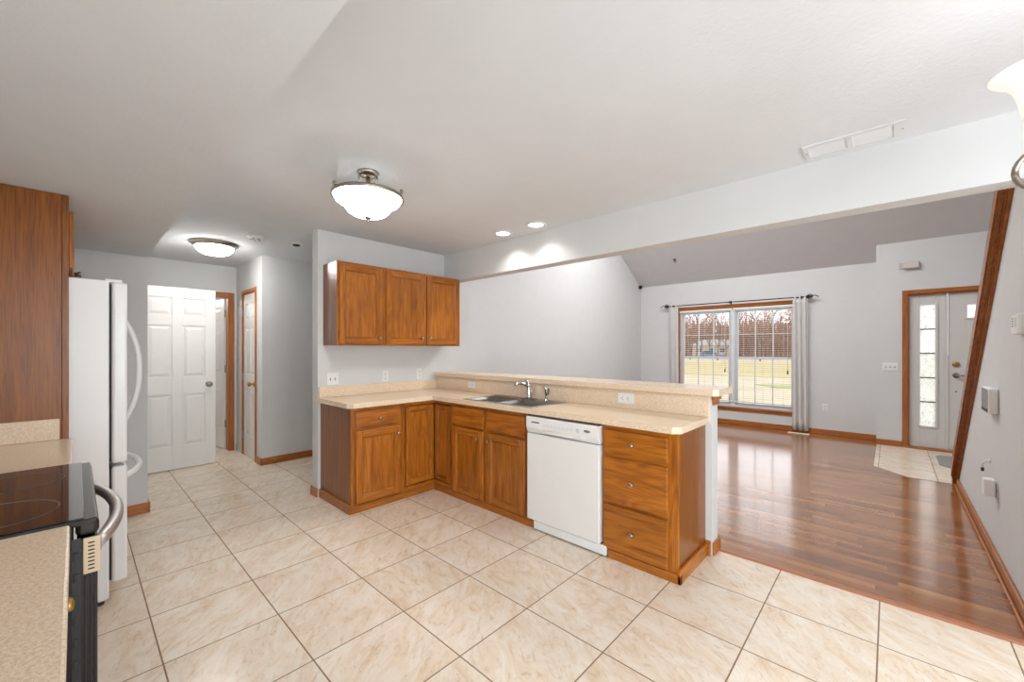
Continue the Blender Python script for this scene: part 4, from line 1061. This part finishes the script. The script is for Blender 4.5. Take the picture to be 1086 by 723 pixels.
# hedge of brush along the street
b = nb(); rh = random.Random(2)
for i in range(9000):
    ang = -.42+.40*rh.random(); d = rh.uniform(106, 124); p = Vector((math.sin(ang)*d, math.cos(ang)*d, GZ)); hgt = rh.uniform(2.5, 10)*rh.uniform(.35,1)
    q = p+Vector((rh.uniform(-1.6,1.6), rh.uniform(-1.6,1.6), hgt)); w = Vector((rh.uniform(.08,.22), rh.uniform(-.1,.1), 0))
    add_geo(b, [tuple(p-w), tuple(p+w), tuple(q+w*.4), tuple(q-w*.4)], [[0,1,2,3]])
o = obj('brush', b, twig_m); o['kind'] = 'stuff'; tag(o, 'brown thicket of bare brush along the far side of the street', 'brush')
# brick house and parked car
def brick():
    t_ = NT('red_brick'); bt = t_.n('TexBrick', Scale=4.0); bt.inputs['Color1'].default_value = rgb(158, 96, 68); bt.inputs['Color2'].default_value = rgb(144, 84, 58); bt.inputs['Mortar'].default_value = rgb(190, 170, 150)
    t_.l(t_.objvec((1,1,1), False), bt.inputs['Vector']); t_.l(bt.outputs['Color'], t_.b.inputs['Base Color']); t_.b.inputs['Roughness'].default_value = .9; return t_.m
def house(cx, cy, w, dpt, label, roofc):
    t = thing('house', label, 'house', (cx, cy, GZ), None)
    br = brick(); x0, x1, y0, y1 = cx-w/2, cx+w/2, cy-dpt/2, cy+dpt/2
    obj('walls', B(x0, x1, y0, y1, GZ, GZ+2.7), br, t)
    b = nb(); add_geo(b, [(x0-.4,y0-.4,GZ+2.6),(x1+.4,y0-.4,GZ+2.6),(x1+.4,y1+.4,GZ+2.6),(x0-.4,y1+.4,GZ+2.6),(x0+1.2,cy,GZ+3.9),(x1-1.2,cy,GZ+3.9)], [[0,1,5,4],[1,2,5],[2,3,4,5],[3,0,4],[3,2,1,0]]); obj('roof', b, roofc, t)
    for k in (-.32, 0.02, .32):
        x = cx+k*w; f = obj('window', B(x-.6, x+.6, y0-.04, y0+.02, GZ+.95, GZ+2.15), white_m, t); obj('pane', B(x-.5, x+.5, y0-.06, y0-.03, GZ+1.05, GZ+2.05), screen_m, f)
roof_m = plain('pale_roof', rgb(158, 152, 146), .9)
house(-28.6, 97, 7.5, 6, 'low brick house with pale roof seen through the left window half', roof_m)
t = thing('car', 'small blue grey car parked on the street outside', 'car', (-25.0, 83, GZ+.03))
car_m = plain('car_paint', rgb(92, 112, 142), .3)
cxx, cyy, cz = -25.0, 83, GZ+.03
b = nb(); prism(b, [(cxx-2.1,cz+.3),(cxx+2.1,cz+.3),(cxx+2.15,cz+.75),(cxx+1.2,cz+.9),(cxx+.7,cz+1.4),(cxx-1.1,cz+1.42),(cxx-1.8,cz+.92),(cxx-2.15,cz+.8)], 1, cyy-.85, cyy+.85); obj('body', b, car_m, t)
b = nb(); prism(b, [(cxx+1.05,cz+.92),(cxx+.65,cz+1.33),(cxx-1.05,cz+1.35),(cxx-1.6,cz+.94)], 1, cyy-.87, cyy+.87); obj('side_glass', b, darkgap_m, t)
for x in (-1.3, 1.3):
    for y in (-.8, .8):
        b = nb(); lathe(b, [(.0,-.1),(.3,-.1),(.33,0),(.3,.1),(.0,.1)], (cxx+x, cyy+y, cz+.33), (0,1,0), 20); obj('wheel', b, black_m, t)

t = thing('door_stop', 'small brass door stop on the hall corner baseboard', 'door stop', (-5.342, 1.60, .05))
b = nb(); lathe(b, [(.014,0),(.014,.006),(.006,.01),(.006,.035),(.010,.038),(.010,.05)], (-5.344, 1.60, .045), (1,0,0), 14); obj('spring_post', b, brass_m, t)
point('backroom_lamp', (-7.6, .7, 2.2), 24, .08)
